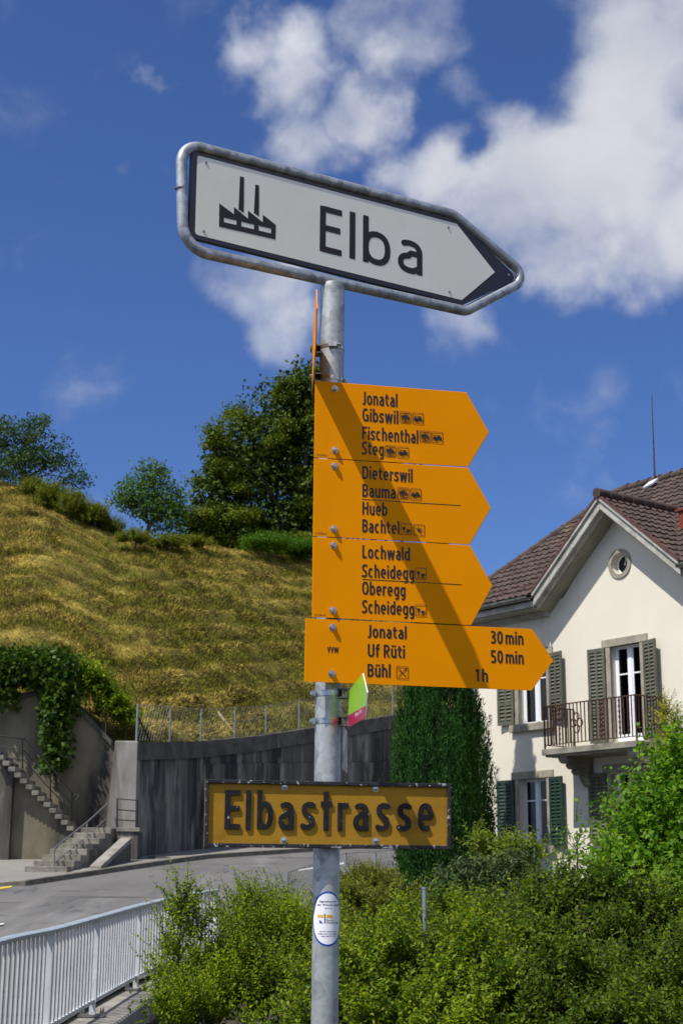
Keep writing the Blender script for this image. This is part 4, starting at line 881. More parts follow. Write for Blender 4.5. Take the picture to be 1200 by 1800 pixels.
# ---- windows
def window(s0, s1, z0, z1, kind):
    st = .13
    mb = MB()
    hb(mb, s0 - st, s0, z0 - .0, z1, -.10, .025); hb(mb, s1, s1 + st, z0 - .0, z1, -.10, .025)
    hb(mb, s0 - st - .10, s1 + st + .10, z1, z1 + .17, -.10, .035)
    f = mb.build('window' if kind != 'door' else 'balcony_door', MAT['stone'], house, bevel=.008)
    if kind != 'door':
        mb = MB(); hb(mb, s0 - st - .12, s1 + st + .12, z0 - .17, z0, -.10, .11); mb.build('sill', MAT['stone'], f, bevel=.01)
    y = -.15; fr = .055; mid = (s0 + s1) / 2
    mb = MB()
    hb(mb, s0, s0 + fr, z0, z1, y - .05, y); hb(mb, s1 - fr, s1, z0, z1, y - .05, y); hb(mb, s0 + fr, s1 - fr, z1 - fr, z1, y - .05, y); hb(mb, s0 + fr, s1 - fr, z0, z0 + fr, y - .05, y)
    hb(mb, mid - .05, mid + .05, z0 + fr, z1 - fr, y - .045, y + .012)
    zt = z1 - (z1 - z0) * (.33 if kind == 'win' else .30)
    for a, b in ((s0 + fr, mid - .05), (mid + .05, s1 - fr)):
        hb(mb, a, a + .035, z0 + fr, z1 - fr, y - .03, y - .004); hb(mb, b - .035, b, z0 + fr, z1 - fr, y - .03, y - .004)
        hb(mb, a + .035, b - .035, zt, zt + .03, y - .03, y - .004)
        if kind == 'door': hb(mb, a + .035, b - .035, z0 + fr, z0 + .16, y - .03, y - .006)
    mb.build('frame', MAT['winwhite'], f)
    mb = MB(); hb(mb, s0 + fr, s1 - fr, z0 + fr, z1 - fr, y - .022, y - .018); mb.build('pane', MAT['glass'], f)
    mb = MB(); rows = []
    for zz in (z0 + .02, z1 - .02): rows.append([H(s0 + (s1 - s0) * i / 60, zz, y - .14 + .025 * math.sin(i * 1.35 + .8 * math.sin(i * .31))) for i in range(61) if not (26 < i < 34)])
    mb.grid(rows); mb.build('curtain', MAT['curtain'], f, smooth=True)
    return f
for k, v in openings.items(): window(*v, 'door' if k == 'door' else 'win')
# round gable window with its casement standing open
mb = MB(); N = 40
ring = lambda r, w: [H(RC[0] + r * math.cos(2 * math.pi * k / N), RC[1] + r * math.sin(2 * math.pi * k / N), w) for k in range(N)]
mb.grid([ring(.33, -.01), ring(.33, .03), ring(RR, .03), ring(RR, -.2)], closed=True); rw = mb.build('round_window', MAT['stone'], house, smooth=True)
mb = MB(); mb.tube([H(RC[0] + (RR - .025) * math.cos(2 * math.pi * k / N), RC[1] + (RR - .025) * math.sin(2 * math.pi * k / N), -.16) for k in range(N)], .022, 8, closed=True); mb.build('frame', MAT['winwhite'], rw, smooth=True)
mb = MB(); mb.tube([H(RC[0] + .06, RC[1] + .19, -.14), H(RC[0] + .03, RC[1] - .02, -.12)], .008, 6); mb.build('window_catch', MAT['winwhite'], rw)
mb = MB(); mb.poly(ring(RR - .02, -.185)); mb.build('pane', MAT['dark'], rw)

def shutter(hs, z0, z1, width, ang, side, mat, label=None):
    """louvred shutter folded back on the wall; hs = hinge position, side = -1 opens to the left"""
    a = math.radians(ang); d = HS * side * math.cos(a) + HN * math.sin(a); n = (d.cross(Zv)); n = n if n.dot(HN) > 0 else -n
    o = H(hs, z0, .03)
    def b(mb, u0, u1, v0, v1, w0, w1): mb.box(o + d * u0 + Zv * v0 + n * w0, d * (u1 - u0), Zv * (v1 - v0), n * (w1 - w0))
    h = z1 - z0; mb = MB(); t = .038
    b(mb, 0, .07, 0, h, 0, t); b(mb, width - .07, width, 0, h, 0, t); b(mb, width / 2 - .025, width / 2 + .025, .09, h - .09, 0, t - .004)
    b(mb, .07, width - .07, 0, .09, 0, t - .002); b(mb, .07, width - .07, h - .09, h, 0, t - .002)
    zm = h * .30; b(mb, .07, width - .07, zm, zm + .07, 0, t - .002)
    sh = mb.build('shutter', mat, house)
    if label: sh['label'] = label
    mb = MB()
    for u0, u1 in ((.07, width / 2 - .025), (width / 2 + .025, width - .07)):
        for v0, v1 in ((.09, zm), (zm + .07, h - .09)):
            k = int((v1 - v0) / .078)
            for i in range(k):
                v = v0 + (i + .5) * (v1 - v0) / k
                p = o + d * u0 + Zv * (v - .026) + n * .034; mb.box(p, d * (u1 - u0), Zv * .05 - n * .028, (Zv * .028 + n * .05).normalized() * .007)
        b(mb, u0, u1, .09, h - .09, .000, .003)
    mb.build('louvres', mat, sh)
    mb = MB()
    for v in (.25, h - .25): mb.tube([o + Zv * (v - .05) + n * .02, o + Zv * (v + .05) + n * .02], .014, 6)
    mb.build('hinge', MAT['blackiron'], sh)
for k, (s0, s1, z0, z1) in openings.items():
    w = (s1 - s0) / 2 + .03; mat = MAT['shadow_green'] if k == 'lower' else MAT['olive']
    lab = 'green shutter, cypress shadow put into its dark colour' if k == 'lower' else None
    shutter(s0 - .13, z0 + (.02 if k != 'door' else .0), z1 + .0, w, 7 if k != 'lower' else 10, -1, mat, lab)
    shutter(s1 + .13, z0 + (.02 if k != 'door' else .0), z1 + .0, w, 9 if k != 'door' else 14, 1, mat, lab)

# ---- balcony
B0, B1, BW, BZ = -1.22, 1.44, .92, 4.53
mb = MB(); hb(mb, B0 - .05, B1 + .05, BZ - .13, BZ, .003, BW + .06); hb(mb, B0, B1, BZ - .17, BZ - .13, .003, BW + .0)
bal = mb.build('balcony', MAT['step'], house, bevel=.01)
for s in (B0 + .32, B1 - .36):
    prof = [(.03, 0), (.86, 0)]
    for c, r, t0, t1 in (((.72), .14, 0, -130), ((.52), .12, -10, -140), ((.36), .12, -10, -150)):
        base = {.72: -.02, .52: -.15, .36: -.27}[c]
        prof += [(c + r * math.cos(math.radians(t0 + (t1 - t0) * i / 8)), base + r * math.sin(math.radians(t0 + (t1 - t0) * i / 8)) * .9) for i in range(9)]
    prof += [(.22, -.45), (.10, -.60), (.03, -.62)]
    mb = MB(); mb.prism([H(s, BZ - .172 + z, w) for w, z in prof], HS * .22); mb.build('bracket', MAT['step'], bal, bevel=.01)
mb = MB(); ir = .013
def rail_run(p, q, n, posts):
    mb.bar(p + Zv * .93, q + Zv * .93, .045, .022); mb.bar(p + Zv * .09, q + Zv * .09, .03, .016)
    L = (q - p)
    for i in range(n + 1):
        x = p + L * i / n; mb.bar(x + Zv * (.0 if i in posts else .09), x + Zv * .93, .032 if i in posts else .020, .032 if i in posts else .020, HS)
rail_run(H(B0, BZ, BW), H(B1, BZ, BW), 24, (0, 24)); rail_run(H(B0, BZ, .02), H(B0, BZ, BW), 10, (0, 10)); rail_run(H(B1, BZ, .02), H(B1, BZ, BW), 10, (0, 10))
rl = mb.build('railing', MAT['iron'], bal)
for cs, cz in ((B0 + .98, BZ + .50),):                     # wrought ornaments in the railing
    for k in range(4):
        a = k * math.pi / 2; c = H(cs + .10 * math.cos(a), cz + .13 * math.sin(a), BW + .004); mb = MB(); mb.tube([c + HS * .075 * math.cos(t) + Zv * .085 * math.sin(t) for t in [2 * math.pi * i / 14 for i in range(14)]], .014, 6, closed=True); mb.build('scroll', MAT['iron'], rl)
for cs in (B0 + .46, B1 - .95, B1 - .45):
    mb = MB(); pr = []; rr = []
    for i in range(15): pr.append(H(cs, BZ + .14 + i * .055, BW + .004)); rr.append(.030 if i % 2 else .014)
    mb.tube(pr, rr, 6); mb.build('beaded_bar', MAT['iron'], rl)
# ------------------------------------------------------------------ ground, road, wall, stairs, railing
def interp(x, xs, ys): return float(np.interp(x, xs, ys))
RY = [-5, 5, 13, 15.1, 20, 24.5, 33, 40, 44, 49, 60, 75, 100]; RZ = [-2.2, -1.9, -1.52, -1.45, -1.27, -1.05, -.36, .33, .70, 1.12, 2.1, 3.4, 5.5]
def road_z(Y): return interp(Y, RY, RZ) + EYE
FAR_Y = [-5, 5, 20, 30, 35, 36, 36.4, 36.6, 39.3, 45.3, 50, 55, 62, 75]; FAR_X = [-40, -38, -34, -30, -25, -14, -9, -7.53, -6.35, -3.9, 0, 4, 10, 24]
NEAR_Y = [-5, 9, 13.0, 15.1, 17.7, 20.5, 24.5, 35, 46, 56, 75]; NEAR_X = [-3.6, -3.3, -3.0, -2.84, -2.77, -2.67, -2.0, 1.3, 6, 13, 28]
WALL = [(-12.5, 33), (-8.6, 39.5), (-6.0, 43.8), (-4.4, 48.0), (-1.1, 54.5), (2.3, 59.5), (8, 65.5), (16, 71)]
def pol_x(Y, xs, ys): return interp(Y, ys, xs)
def wall_x(Y): return interp(Y, [p[1] for p in WALL], [p[0] for p in WALL])
def on_road(px, py, dz=0):
    Y = 30.
    for _ in range(40):
        p = at(px, py, Y); k = (p.z - EYE) / Y; tz = road_z(Y) + dz
        Y = Y + (tz - p.z) / (k - .08) * .5 if abs(k - .08) > 1e-3 else Y
        Y = max(6, min(70, Y))
    return at(px, py, Y)
# road and pavement
Ys = list(np.arange(-5, 75, .8)); mb = MB(); rows = []
for Y in Ys:
    a, b = pol_x(Y, FAR_X, FAR_Y), pol_x(Y, NEAR_X, NEAR_Y) + (-.12 if Y < 25 else 0); rows.append([Vector((a + (b - a) * i / 10, Y, road_z(Y) + .03 * math.sin(math.pi * i / 10))) for i in range(11)])
mb.grid(rows); tag(mb.build('road', MAT['asphalt'], smooth=True), 'grey asphalt road climbing past the retaining wall', 'road', kind='structure')
mb = MB(); rows = []
for Y in [33, 34, 35, 35.5, 36, 36.2, 36.4, 36.6, 37] + list(np.arange(37.5, 71, .6)):
    k = pol_x(Y, FAR_X, FAR_Y); wl = wall_x(Y) if Y > 45.2 else min(-26.5, k - .5)
    h = interp(k, [-9, -7.4], [.012, .12]); rows.append([Vector((k - .16 + (wl - k + .16 - .2) * i / 8, Y, road_z(Y) + h)) for i in range(9)])
mb.grid(rows); tag(mb.build('pavement', MAT['pavement']), 'light asphalt pavement along the foot of the wall', 'pavement', kind='structure')
mb = MB(); rows = []
for Y in [36.35, 36.4, 36.5, 36.6] + list(np.arange(37, 71, .5)):
    k = pol_x(Y, FAR_X, FAR_Y); h = interp(k, [-9, -7.4], [.016, .125]); z = road_z(Y)
    rows.append([Vector((k - .17, Y, z + h - .05)), Vector((k - .17, Y, z + h)), Vector((k + .0, Y, z + h)), Vector((k + .03, Y, z - .05))])
mb.grid(rows); tag(mb.build('kerb', MAT['kerb']), 'stone kerb between road and pavement', 'kerb', kind='structure')
def marking(name, pts, mat, label, cat):
    q = [on_road(*p) for p in pts]; mb = MB(); c = sum(q, Vector()) / len(q)
    for p in q: p.z = road_z(p.y) + .012 + .03
    mb.poly(q); tag(mb.build(name, mat, fix=False), label, cat, kind='structure')
marking('road_marking', [(-30, 1571), (20, 1563), (22, 1560), (-30, 1567)], MAT['roadyellow'], 'yellow paint line on the road', 'marking')
marking('road_marking', [(-10, 1632), (6, 1629), (8, 1626.5), (-10, 1629)], MAT['roadwhite'], 'short white paint mark on the road', 'marking')
marking('road_marking', [(524, 1534), (604, 1521.5), (604, 1518.5), (526, 1531)], MAT['roadwhite'], 'white paint line on the far lane', 'marking')
Ym = 43.9; c = Vector(((pol_x(Ym, FAR_X, FAR_Y) + wall_x(Ym)) / 2 - .02, Ym, 0)); mb = MB()
mb.poly([Vector((c.x + .34 * math.cos(t), c.y + .34 * math.sin(t), road_z(c.y + .34 * math.sin(t)) + .128)) for t in [2 * math.pi * k / 24 for k in range(24)]])
tag(mb.build('manhole_cover', MAT['darkdeck'], fix=False), 'dark round manhole cover in the pavement below the wall', 'manhole cover')

# open ground under everything else, out to the horizon
def ground_z(X, Y):
    z = interp(Y, [-3000, -30, 3, 6.2, 8, 16, 22, 28, 34, 60, 90, 3000], [-4, -.4, 0, 0, -.75, -.7, -.2, .9, 1.2, 2.0, 4, 4])
    if -5 < Y < 75:
        nx = pol_x(Y, NEAR_X, NEAR_Y); d = X - nx
        if d < 3.5: z = min(z, road_z(Y) - .55) if d > 0 else road_z(Y) - .9
        if d < 0: z = road_z(Y) - .9
    return z
gx = [-3000, -800, -200, -80, -40, -25] + list(np.arange(-18, 24.1, 1.0)) + [28, 36, 60, 200, 800, 3000]
gy = [-3000, -800, -200, -60, -20, -6] + list(np.arange(-2, 76, 1.0)) + [85, 110, 200, 800, 3000]
mb = MB(); mb.grid([[Vector((x, y, ground_z(x, y))) for x in gx] for y in gy])
tag(mb.build('ground', MAT['soil'], smooth=True, fix=False), 'dark earth below the shrubs', 'ground', kind='structure')

# retaining wall
TOPX = [-200, 0, 232, 350, 450, 545, 705, 860, 1000, 1200]; TOPY = [1305, 1305, 1305, 1303, 1293.5, 1280, 1255.5, 1236, 1226, 1220]
def azx(X, Y): return 600 + X / Y * 2682.0
def top_z(X, Y): px = azx(X, Y); return at(px, interp(px, TOPX, TOPY), Y).z
wp = []
for (x0, y0), (x1, y1) in zip(WALL[2:-1], WALL[3:]):
    n = 8
    for i in range(n): wp.append((x0 + (x1 - x0) * i / n, y0 + (y1 - y0) * i / n))
wp.append(WALL[-1])
pts3 = catmull([Vector((x, y, 0)) for x, y in WALL[3:]], 8); wp = [(p.x, p.y) for p in catmull([Vector((*WALL[2], 0)), Vector((*WALL[3], 0))], 6)][:-1] + [(p.x, p.y) for p in pts3]
def wnorm(i):
    a = Vector(wp[max(i - 1, 0)]); b = Vector(wp[min(i + 1, len(wp) - 1)]); t = (b - a).normalized(); return Vector((t.y, -t.x, 0))
rwall = thing('retaining_wall', 'tall dark stained concrete retaining wall curving along the road under the hill', 'wall', (wp[0][0], wp[0][1], road_z(wp[0][1])))
CH = .52
def wall_strip(name, mat, lo, hi, off, back, idx):
    mb = MB(); rows = []
    for i in idx:
        x, y = wp[i]; n = wnorm(i); b = Vector((x, y, 0)); z0 = lo(x, y); z1 = hi(x, y)
        rows.append([b - n * back + Zv * z0, b + n * off + Zv * z0, b + n * off + Zv * z1, b - n * back + Zv * z1])
    mb.grid(rows, closed=True); mb.poly(rows[0]); mb.poly(rows[-1]); return mb.build(name, mat, rwall)
IDX = range(len(wp)); J = 6
zj = lambda x, y: at(azx(x, y), interp(azx(x, y), [350, 690, 1200], [1343, 1339.5, 1334]), y).z
wall_strip('upper_wall', MAT['concrete'], lambda x, y: road_z(y) - .3, lambda x, y: top_z(x, y) - CH, .0, .6, IDX)
wall_strip('lower_wall', MAT['concrete'], lambda x, y: road_z(y) - .3, zj, .06, -.001, range(J, len(wp)))
wall_strip('coping', MAT['coping'], lambda x, y: top_z(x, y) - CH, lambda x, y: top_z(x, y), .10, .62, IDX)
x0, y0 = wp[0]; n0 = wnorm(0); t0 = Vector((-n0.y, n0.x, 0))
pb = at(200, 1310, 44.4); mb = MB(); zt = at(232, 1303, 43.8).z
a = at(233, 1510, 43.6); b = at(196, 1510, 43.2)
mb.prism([Vector((a.x + .08, a.y - .05, .8)), Vector((b.x - .30, b.y - .1, .8)), Vector((b.x - .10, b.y + .4, zt)), Vector((a.x, a.y + .1, zt))], Vector((.1, 1.2, 0)))
mb.build('pillar', MAT['paleconc'], rwall, bevel=.03)
# wire fence on the wall
def wall_at(px):
    k = (px - 600) / 2682.0
    if k <= wp[0][0] / wp[0][1]: return Vector((*wp[0], 0))
    for (x0, y0), (x1, y1) in zip(wp[:-1], wp[1:]):
        f0 = x0 - k * y0; f1 = x1 - k * y1
        if f0 <= 0 <= f1: t = f0 / (f0 - f1); return Vector((x0 + (x1 - x0) * t, y0 + (y1 - y0) * t, 0))
    return Vector((*wp[-1], 0))
fx = [234.5, 294.5, 350.5, 411.5, 467.5, 527.5, 585, 642, 697, 750, 800, 850]
ftop = [1237, 1241, 1246, 1242.5, 1240, 1230, 1222, 1215, 1207, 1200, 1194, 1188]
fence = thing('wire_fence', 'wire mesh fence of thin grey steel posts on top of the dark retaining wall', 'fence', tuple(wall_at(234.5) + Zv * top_z(*wall_at(234.5).xy)))
tops = []; bots = []
for px, py in zip(fx, ftop):
    b = wall_at(px); b = b + Vector((-.05, .25, 0)); zb = top_z(b.x, b.y); t = Vector((b.x, b.y, at(px, py, b.y).z)); b.z = zb - .1
    mb = MB(); mb.tube([b, t], .03, 8); mb.build('post', MAT['fencepost'], fence); tops.append(t); bots.append(b + Zv * .15)
mb = MB(); w = .006
for i in range(len(tops) - 1):
    for f in (.02, .5, .97): mb.tube([bots[i].lerp(tops[i], f), bots[i + 1].lerp(tops[i + 1], f)], .006, 4)
    for k in range(12):
        for s in (0, 1):
            a = (k + .0) / 12; c = (k + 3.) / 12
            if c > 1: continue
            p, q = (a, c) if s else (c, a); mb.tube([bots[i].lerp(bots[i + 1], p), tops[i].lerp(tops[i + 1], q)], .0025, 3, cap=False)
mb.build('mesh', MAT['wire'], fence)
mb = MB(); b = wall_at(258); mb.tube([tops[0] - Zv * .35, Vector((b.x, b.y + .3, top_z(b.x, b.y)))], .025, 6); mb.build('brace', MAT['blackiron'], fence)
p = wall_at(411) + Vector((0, .9, 0)); mb = MB(); mb.bar(at(383, 1251, p.y + .6), at(413, 1291, p.y), .07, .05); tag(mb.build('wooden_stake', MAT['wood'], origin=tuple(at(413, 1291, p.y))), 'pale wooden stake leaning behind the wire fence', 'stake')

# tall wall behind the stairs
SWY = 45.0
ol = [at(px, py, SWY) for px, py in ((-120, 1236), (0, 1226), (45, 1221), (78, 1213), (135, 1239), (197, 1306), (203, 1330))]
sw = thing('stair_wall', 'stained brownish concrete wall with sloping top behind the outdoor stairs', 'wall', (ol[2].x, SWY, road_z(43)))
poly = ol + [Vector((ol[-1].x, SWY, road_z(44) - .5)), Vector((ol[0].x, SWY, road_z(44) - .5))]
mb = MB(); mb.prism(poly, Vector((0, .9, 0))); mb.build('wall', MAT['stairwall'], sw)
mb = MB()
for a, b in zip(ol[:-2], ol[1:-1]):
    mb.prism([a + Vector((0, -.09, -.10)), b + Vector((0, -.09, -.10)), b + Vector((0, -.09, .06)), a + Vector((0, -.09, .06))], Vector((0, 1.0, 0)))
mb.build('coping', MAT['coping'], sw)

# stairs: lower flight from the pavement to a landing, upper flight back up to the left
stairs = thing('stairway', 'outdoor concrete stairs in two flights with iron handrails, left of the dark wall', 'stairs', tuple(on_road(180, 1533, .12)))
L0 = at(156, 1456, 43.3); L1 = at(206, 1457, 43.3); zl = L0.z; NR = 8
E0 = at(44, 1536, 38.9); E1 = at(119, 1536, 38.9); zb = road_z(38.9) + .10; rh = (zl - zb) / NR; low = road_z(38) - .2
for i in range(NR):                                        # lower flight, each step a block down to the ground
    z = zl - rh * i; q = [L0.lerp(E0, i / NR), L1.lerp(E1, i / NR), L1.lerp(E1, (i + 1.06) / NR), L0.lerp(E0, (i + 1.06) / NR)]
    if i == 0: q[0] = q[0] + Vector((-.1, 1.3, 0)); q[1] = q[1] + Vector((.05, 1.3, 0))
    for p in q: p.z = low
    mb = MB(); mb.prism(q, Zv * (z - low)); mb.build('step', MAT['step'], stairs, bevel=.015)
# landing block and sloping cheek at the right of the lower flight
q0 = at(207, 1457, 43.0); q1 = at(243, 1459, 43.0); a0 = at(214, 1476, 42.6); b0 = at(158, 1527, 40.0)
blk = [q0, q1, Vector((q1.x, q1.y + 1.0, 0)), Vector((q0.x, q0.y + 1.0, 0))]
for p in blk: p.z = low
mb = MB(); mb.prism(blk, Zv * (zl - low - .10)); mb.build('landing', MAT['concrete'], stairs)
for p in blk: p.z = zl - .10
blk[0] += Vector((-.02, -.05, 0)); blk[1] += Vector((.05, -.05, 0)); mb = MB(); mb.prism(blk, Zv * .12); mb.build('landing_slab', MAT['step'], stairs, bevel=.01)
ck = [a0, b0, Vector((b0.x, b0.y, low)), Vector((a0.x, a0.y, low))]
mb = MB(); mb.prism([p - Zv * .06 + Vector((.06, 0, 0)) for p in ck[:2]] + [p + Vector((.06, 0, 0)) for p in ck[2:]], Vector((.22, .0, 0))); mb.build('cheek_wall', MAT['concrete'], stairs)
mb = MB(); mb.prism([a0 - Zv * .055, b0 - Zv * .055, b0 + Vector((.30, 0, -.055)), a0 + Vector((.30, 0, -.055))], Zv * .13); mb.build('cheek_coping', MAT['paleconc'], stairs, bevel=.015)
# upper flight (its side wall faces the road)
U0 = at(131, 1453, 43.0); n_u = 11
up_d = (at(34, 1351, 43.0) - U0); up_h = up_d.z / 10.; up_x = Vector((up_d.x / 10., -.04, 0))
for i in range(n_u + 3):
    a = U0 + up_x * i; z1 = U0.z + up_h * (i); mb = MB()
    mb.box(Vector((a.x, a.y - .10, z1 - .12)), up_x * 1.12, Vector((.0, 1.25, 0)), Zv * .13); mb.build('step', MAT['step'], stairs, bevel=.01)
mb = MB(); prof = [Vector((U0.x + .02, U0.y, zb - .4))]
for i in range(n_u + 3):
    a = U0 + up_x * i; prof += [Vector((a.x + .0, a.y, U0.z + up_h * i - .125)), Vector((a.x + up_x.x, a.y + up_x.y, U0.z + up_h * i - .125))]
prof.append(Vector((prof[-1].x, prof[-1].y, zb - .4))); 
for p in prof: p.y = U0.y
mb.prism(prof, Vector((0, 1.1, 0))); mb.build('stair_side', MAT['stairwall'], stairs)
mb = MB(); a = at(27, 1350, 42.9); mb.box(Vector((a.x - 3, 42.72, zb - .4)), Vector((3.0, 0, 0)), Vector((0, .25, 0)), Zv * (at(20, 1352, 42.9).z - zb + .4)); mb.build('stair_side', MAT['concrete'], stairs)
# handrails
def handrail(name, top, posts, mat, mids=(), r=.025):
    mb = MB(); mb.tube(top, r, 8); o = mb.build(name, mat, stairs, smooth=True)
    mb = MB()
    for a, b in posts: mb.tube([a, b], r * .9, 6)
    for m in mids: mb.tube(m, r * .7, 6)
    mb.build('rail_post', mat, o)
h = lambda px, py, Y: at(px, py, Y)
handrail('handrail', [h(0, 1293, 43.6), h(45, 1299, 43.6), h(95, 1354, 43.6), h(130, 1396, 43.6), h(139, 1400, 43.5), h(133, 1408, 43.4)],
         [(h(40, 1299, 43.6), h(40, 1352, 43.6)), (h(89, 1350, 43.6), h(89, 1405, 43.6)), (h(127, 1394, 43.6), h(126, 1448, 43.6))], MAT['blackiron'], [[h(0, 1312, 43.6), h(42, 1318, 43.6), h(126, 1412, 43.6)], [h(0, 1330, 43.6), h(42, 1336, 43.6), h(126, 1428, 43.6)]])
handrail('handrail', [h(-40, 1280, 42.8), h(27, 1349, 42.8)], [(h(10, 1332, 42.8), h(10, 1360, 42.8))], MAT['blackiron'], r=.03)
pa = L0.lerp(L1, .55); 
tp = [h(190, 1412, 43.3), h(155, 1444, 42.0), h(100, 1488, 39.3), h(95, 1494, 39.1), h(96, 1500, 39.1)]
handrail('handrail', tp, [(h(153.5, 1445, 42.0), h(152.5, 1500, 41.8)), (h(96, 1491, 39.2), h(95.5, 1538, 39.1))], MAT['greyiron'], [[h(186, 1440, 43.2), h(153, 1470, 42.0), h(98, 1515, 39.3)]])
handrail('handrail', [h(206, 1459, 43.0), h(206.5, 1404, 43.0), h(242, 1407, 43.1), h(241, 1459, 43.1)], [], MAT['blackiron'], [[h(206, 1423, 43.0), h(241.5, 1426, 43.1)], [h(206, 1441, 43.0), h(241, 1443, 43.1)]])

# bridge edge and its railing
tops_px = [(0, 1650, 13.0), (95, 1630, 15.1), (180, 1607, 17.7), (250, 1588, 20.5), (318, 1573, 22.8), (381, 1562, 24.5)]
tp = [at(*p) for p in tops_px]; first = tp[0] + (tp[0] - tp[1]) * 1.9; first.z = tp[0].z - .14; tp = [first] + tp
curve = catmull(tp, 14)
# resample by length
acc = [0]
for a, b in zip(curve[:-1], curve[1:]): acc.append(acc[-1] + (b - a).length)
def cpos(s):
    s = max(0, min(acc[-1], s)); i = int(np.searchsorted(acc, s)); i = max(1, min(i, len(acc) - 1)); t = (s - acc[i - 1]) / (acc[i] - acc[i - 1]); return curve[i - 1].lerp(curve[i], t)
def ctan(s): return (cpos(s + .1) - cpos(s - .1)).normalized()
LR = acc[-1]; rail = thing('bridge_railing', 'pale grey steel railing with upright bars curving along the bridge edge', 'railing', tuple(cpos(3) - Zv * 1.05))
mb = MB(); rows = []
for i in range(90):
    s = LR * i / 89; p = cpos(s); t = ctan(s); n = Vector((t.y, -t.x, 0)).normalized(); rows.append([p - n * .055 - Zv * .045, p + n * .055 - Zv * .045, p + n * .06 - Zv * .01, p + n * .035, p - n * .035, p - n * .06 - Zv * .01])
mb.grid(rows, closed=True); mb.poly(rows[0]); mb.poly(rows[-1]); mb.build('handrail', MAT['railcap'], rail, smooth=True)
def s_at_px(px):
    lo = min(range(2000), key=lambda i: abs(azx(cpos(LR * i / 1999).x, cpos(LR * i / 1999).y) - px) + (100 if LR * i / 1999 < 3 else 0)); return LR * lo / 1999
ps = [s_at_px(96), s_at_px(176), s_at_px(249), s_at_px(316), LR - .04]; d0 = ps[1] - ps[0]; ps = [ps[0] - 2 * d0, ps[0] - d0] + ps
mb = MB(); rows = []
for i in range(90):
    s = LR * i / 89; p = cpos(s) - Zv * .92; t = ctan(s); n = Vector((t.y, -t.x, 0)).normalized(); rows.append([p - n * .02 - Zv * .02, p + n * .02 - Zv * .02, p + n * .02 + Zv * .02, p - n * .02 + Zv * .02])
mb.grid(rows, closed=True); mb.poly(rows[0]); mb.poly(rows[-1]); mb.build('bottom_rail', MAT['rail'], rail)
for k, s in enumerate(ps):
    if s < 0: continue
    p = cpos(s); t = ctan(s); t.z = 0; t.normalize(); n = Vector((t.y, -t.x, 0)); b = p - Zv * 1.06
    mb = MB(); mb.box(b - n * .035 - t * .006, n * .07, t * .012, Zv * 1.01); o = mb.build('post', MAT['rail'], rail)
    mb = MB(); mb.box(b - n * .14 - t * .10 - Zv * .025, n * .28, t * .20, Zv * .025); bp = mb.build('base_plate', MAT['darksteel'], o)
    for x in (-1, 1):
        for y in (-1, 1):
            c = b + n * .11 * x + t * .075 * y; mb = MB(); mb.tube([c, c + Zv * .045, c + Zv * .0451, c + Zv * .07], [.014, .014, .007, .007], 6); mb.build('bolt', MAT['darksteel'], bp)
    if k + 1 < len(ps):
        s1 = ps[k + 1]; m = max(4, int(round((s1 - s) / .172))); mb = MB()
        for i in range(1, m):
            q = cpos(s + (s1 - s) * i / m); tt = ctan(s + (s1 - s) * i / m); tt.z = 0; tt.normalize(); nn = Vector((tt.y, -tt.x, 0))
            mb.box(q - nn * .009 - tt * .026 - Zv * .905, nn * .018, tt * .052, Zv * .865)
        mb.build('baluster_panel', MAT['rail'], rail)
mb = MB(); rows = []; rows2 = []
for i in range(60):
    s = LR * i / 59; p = cpos(s); t = ctan(s); t.z = 0; t.normalize(); n = Vector((t.y, -t.x, 0)); b = p - Zv * 1.09
    rows.append([b - n * .35 - Zv * .4, b - n * .35, b + n * .34, b + n * .36 - Zv * .02, b + n * .36 - Zv * .28, b + n * .28 - Zv * .30]); rows2.append([b + n * .28 - Zv * .30, b + n * .26 - Zv * 2.2])
mb.grid(rows); tag(mb.build('bridge_edge', MAT['deck']), 'pale concrete edge beam under the railing', 'edge beam', kind='structure')
mb = MB(); mb.grid(rows2); tag(mb.build('bridge_side', MAT['darkdeck']), 'dark side of the bridge below the railing', 'bridge side', kind='structure')

# low garden fence at the back of the shrubs
gf = [(505, 1534, 1590, 23.5), (607, 1500, 1560, 30.0), (659, 1497, 1560, 31.5), (705, 1493, 1560, 33)]
gfo = thing('garden_fence', 'low wire mesh fence with slim grey posts between the shrubs and the road', 'fence', tuple(at(505, 1590, 23.5)))
tt = []
for px, y0, y1, Y in gf:
    a = at(px, y1, Y); b = at(px, y0, Y); a.z -= .6; mb = MB(); mb.tube([a, b], .028, 8); mb.build('post', MAT['fencepost'], gfo); tt.append((a, b))
mb = MB()
for (a, b), (c, d) in zip(tt[:-1], tt[1:]):
    L = (d - b).length; m = int(L / .14)
    for i in range(m):
        for sgn_ in (1, -1):
            x0 = i / m; x1 = i / m + sgn_ * .9 / L
            if 0 <= x1 <= 1: mb.tube([b.lerp(d, x0), b.lerp(d, x1) - Zv * .9], .003, 3, cap=False)
    mb.tube([b, d], .006, 4)
mb.build('mesh', MAT['wire'], gfo)
a = at(746, 1660, 11.5); b = at(745.5, 1562, 11.5); mb = MB(); mb.tube([a - Zv * 1.3, b], .017, 10); mb.tube([b - Zv * .004, b + Zv * .012], .02, 10)
tag(mb.build('metal_stake', MAT['fencepost'], origin=tuple(a - Zv * 1.3), smooth=True), 'slim grey metal stake standing alone among the shrubs right of the post', 'stake')
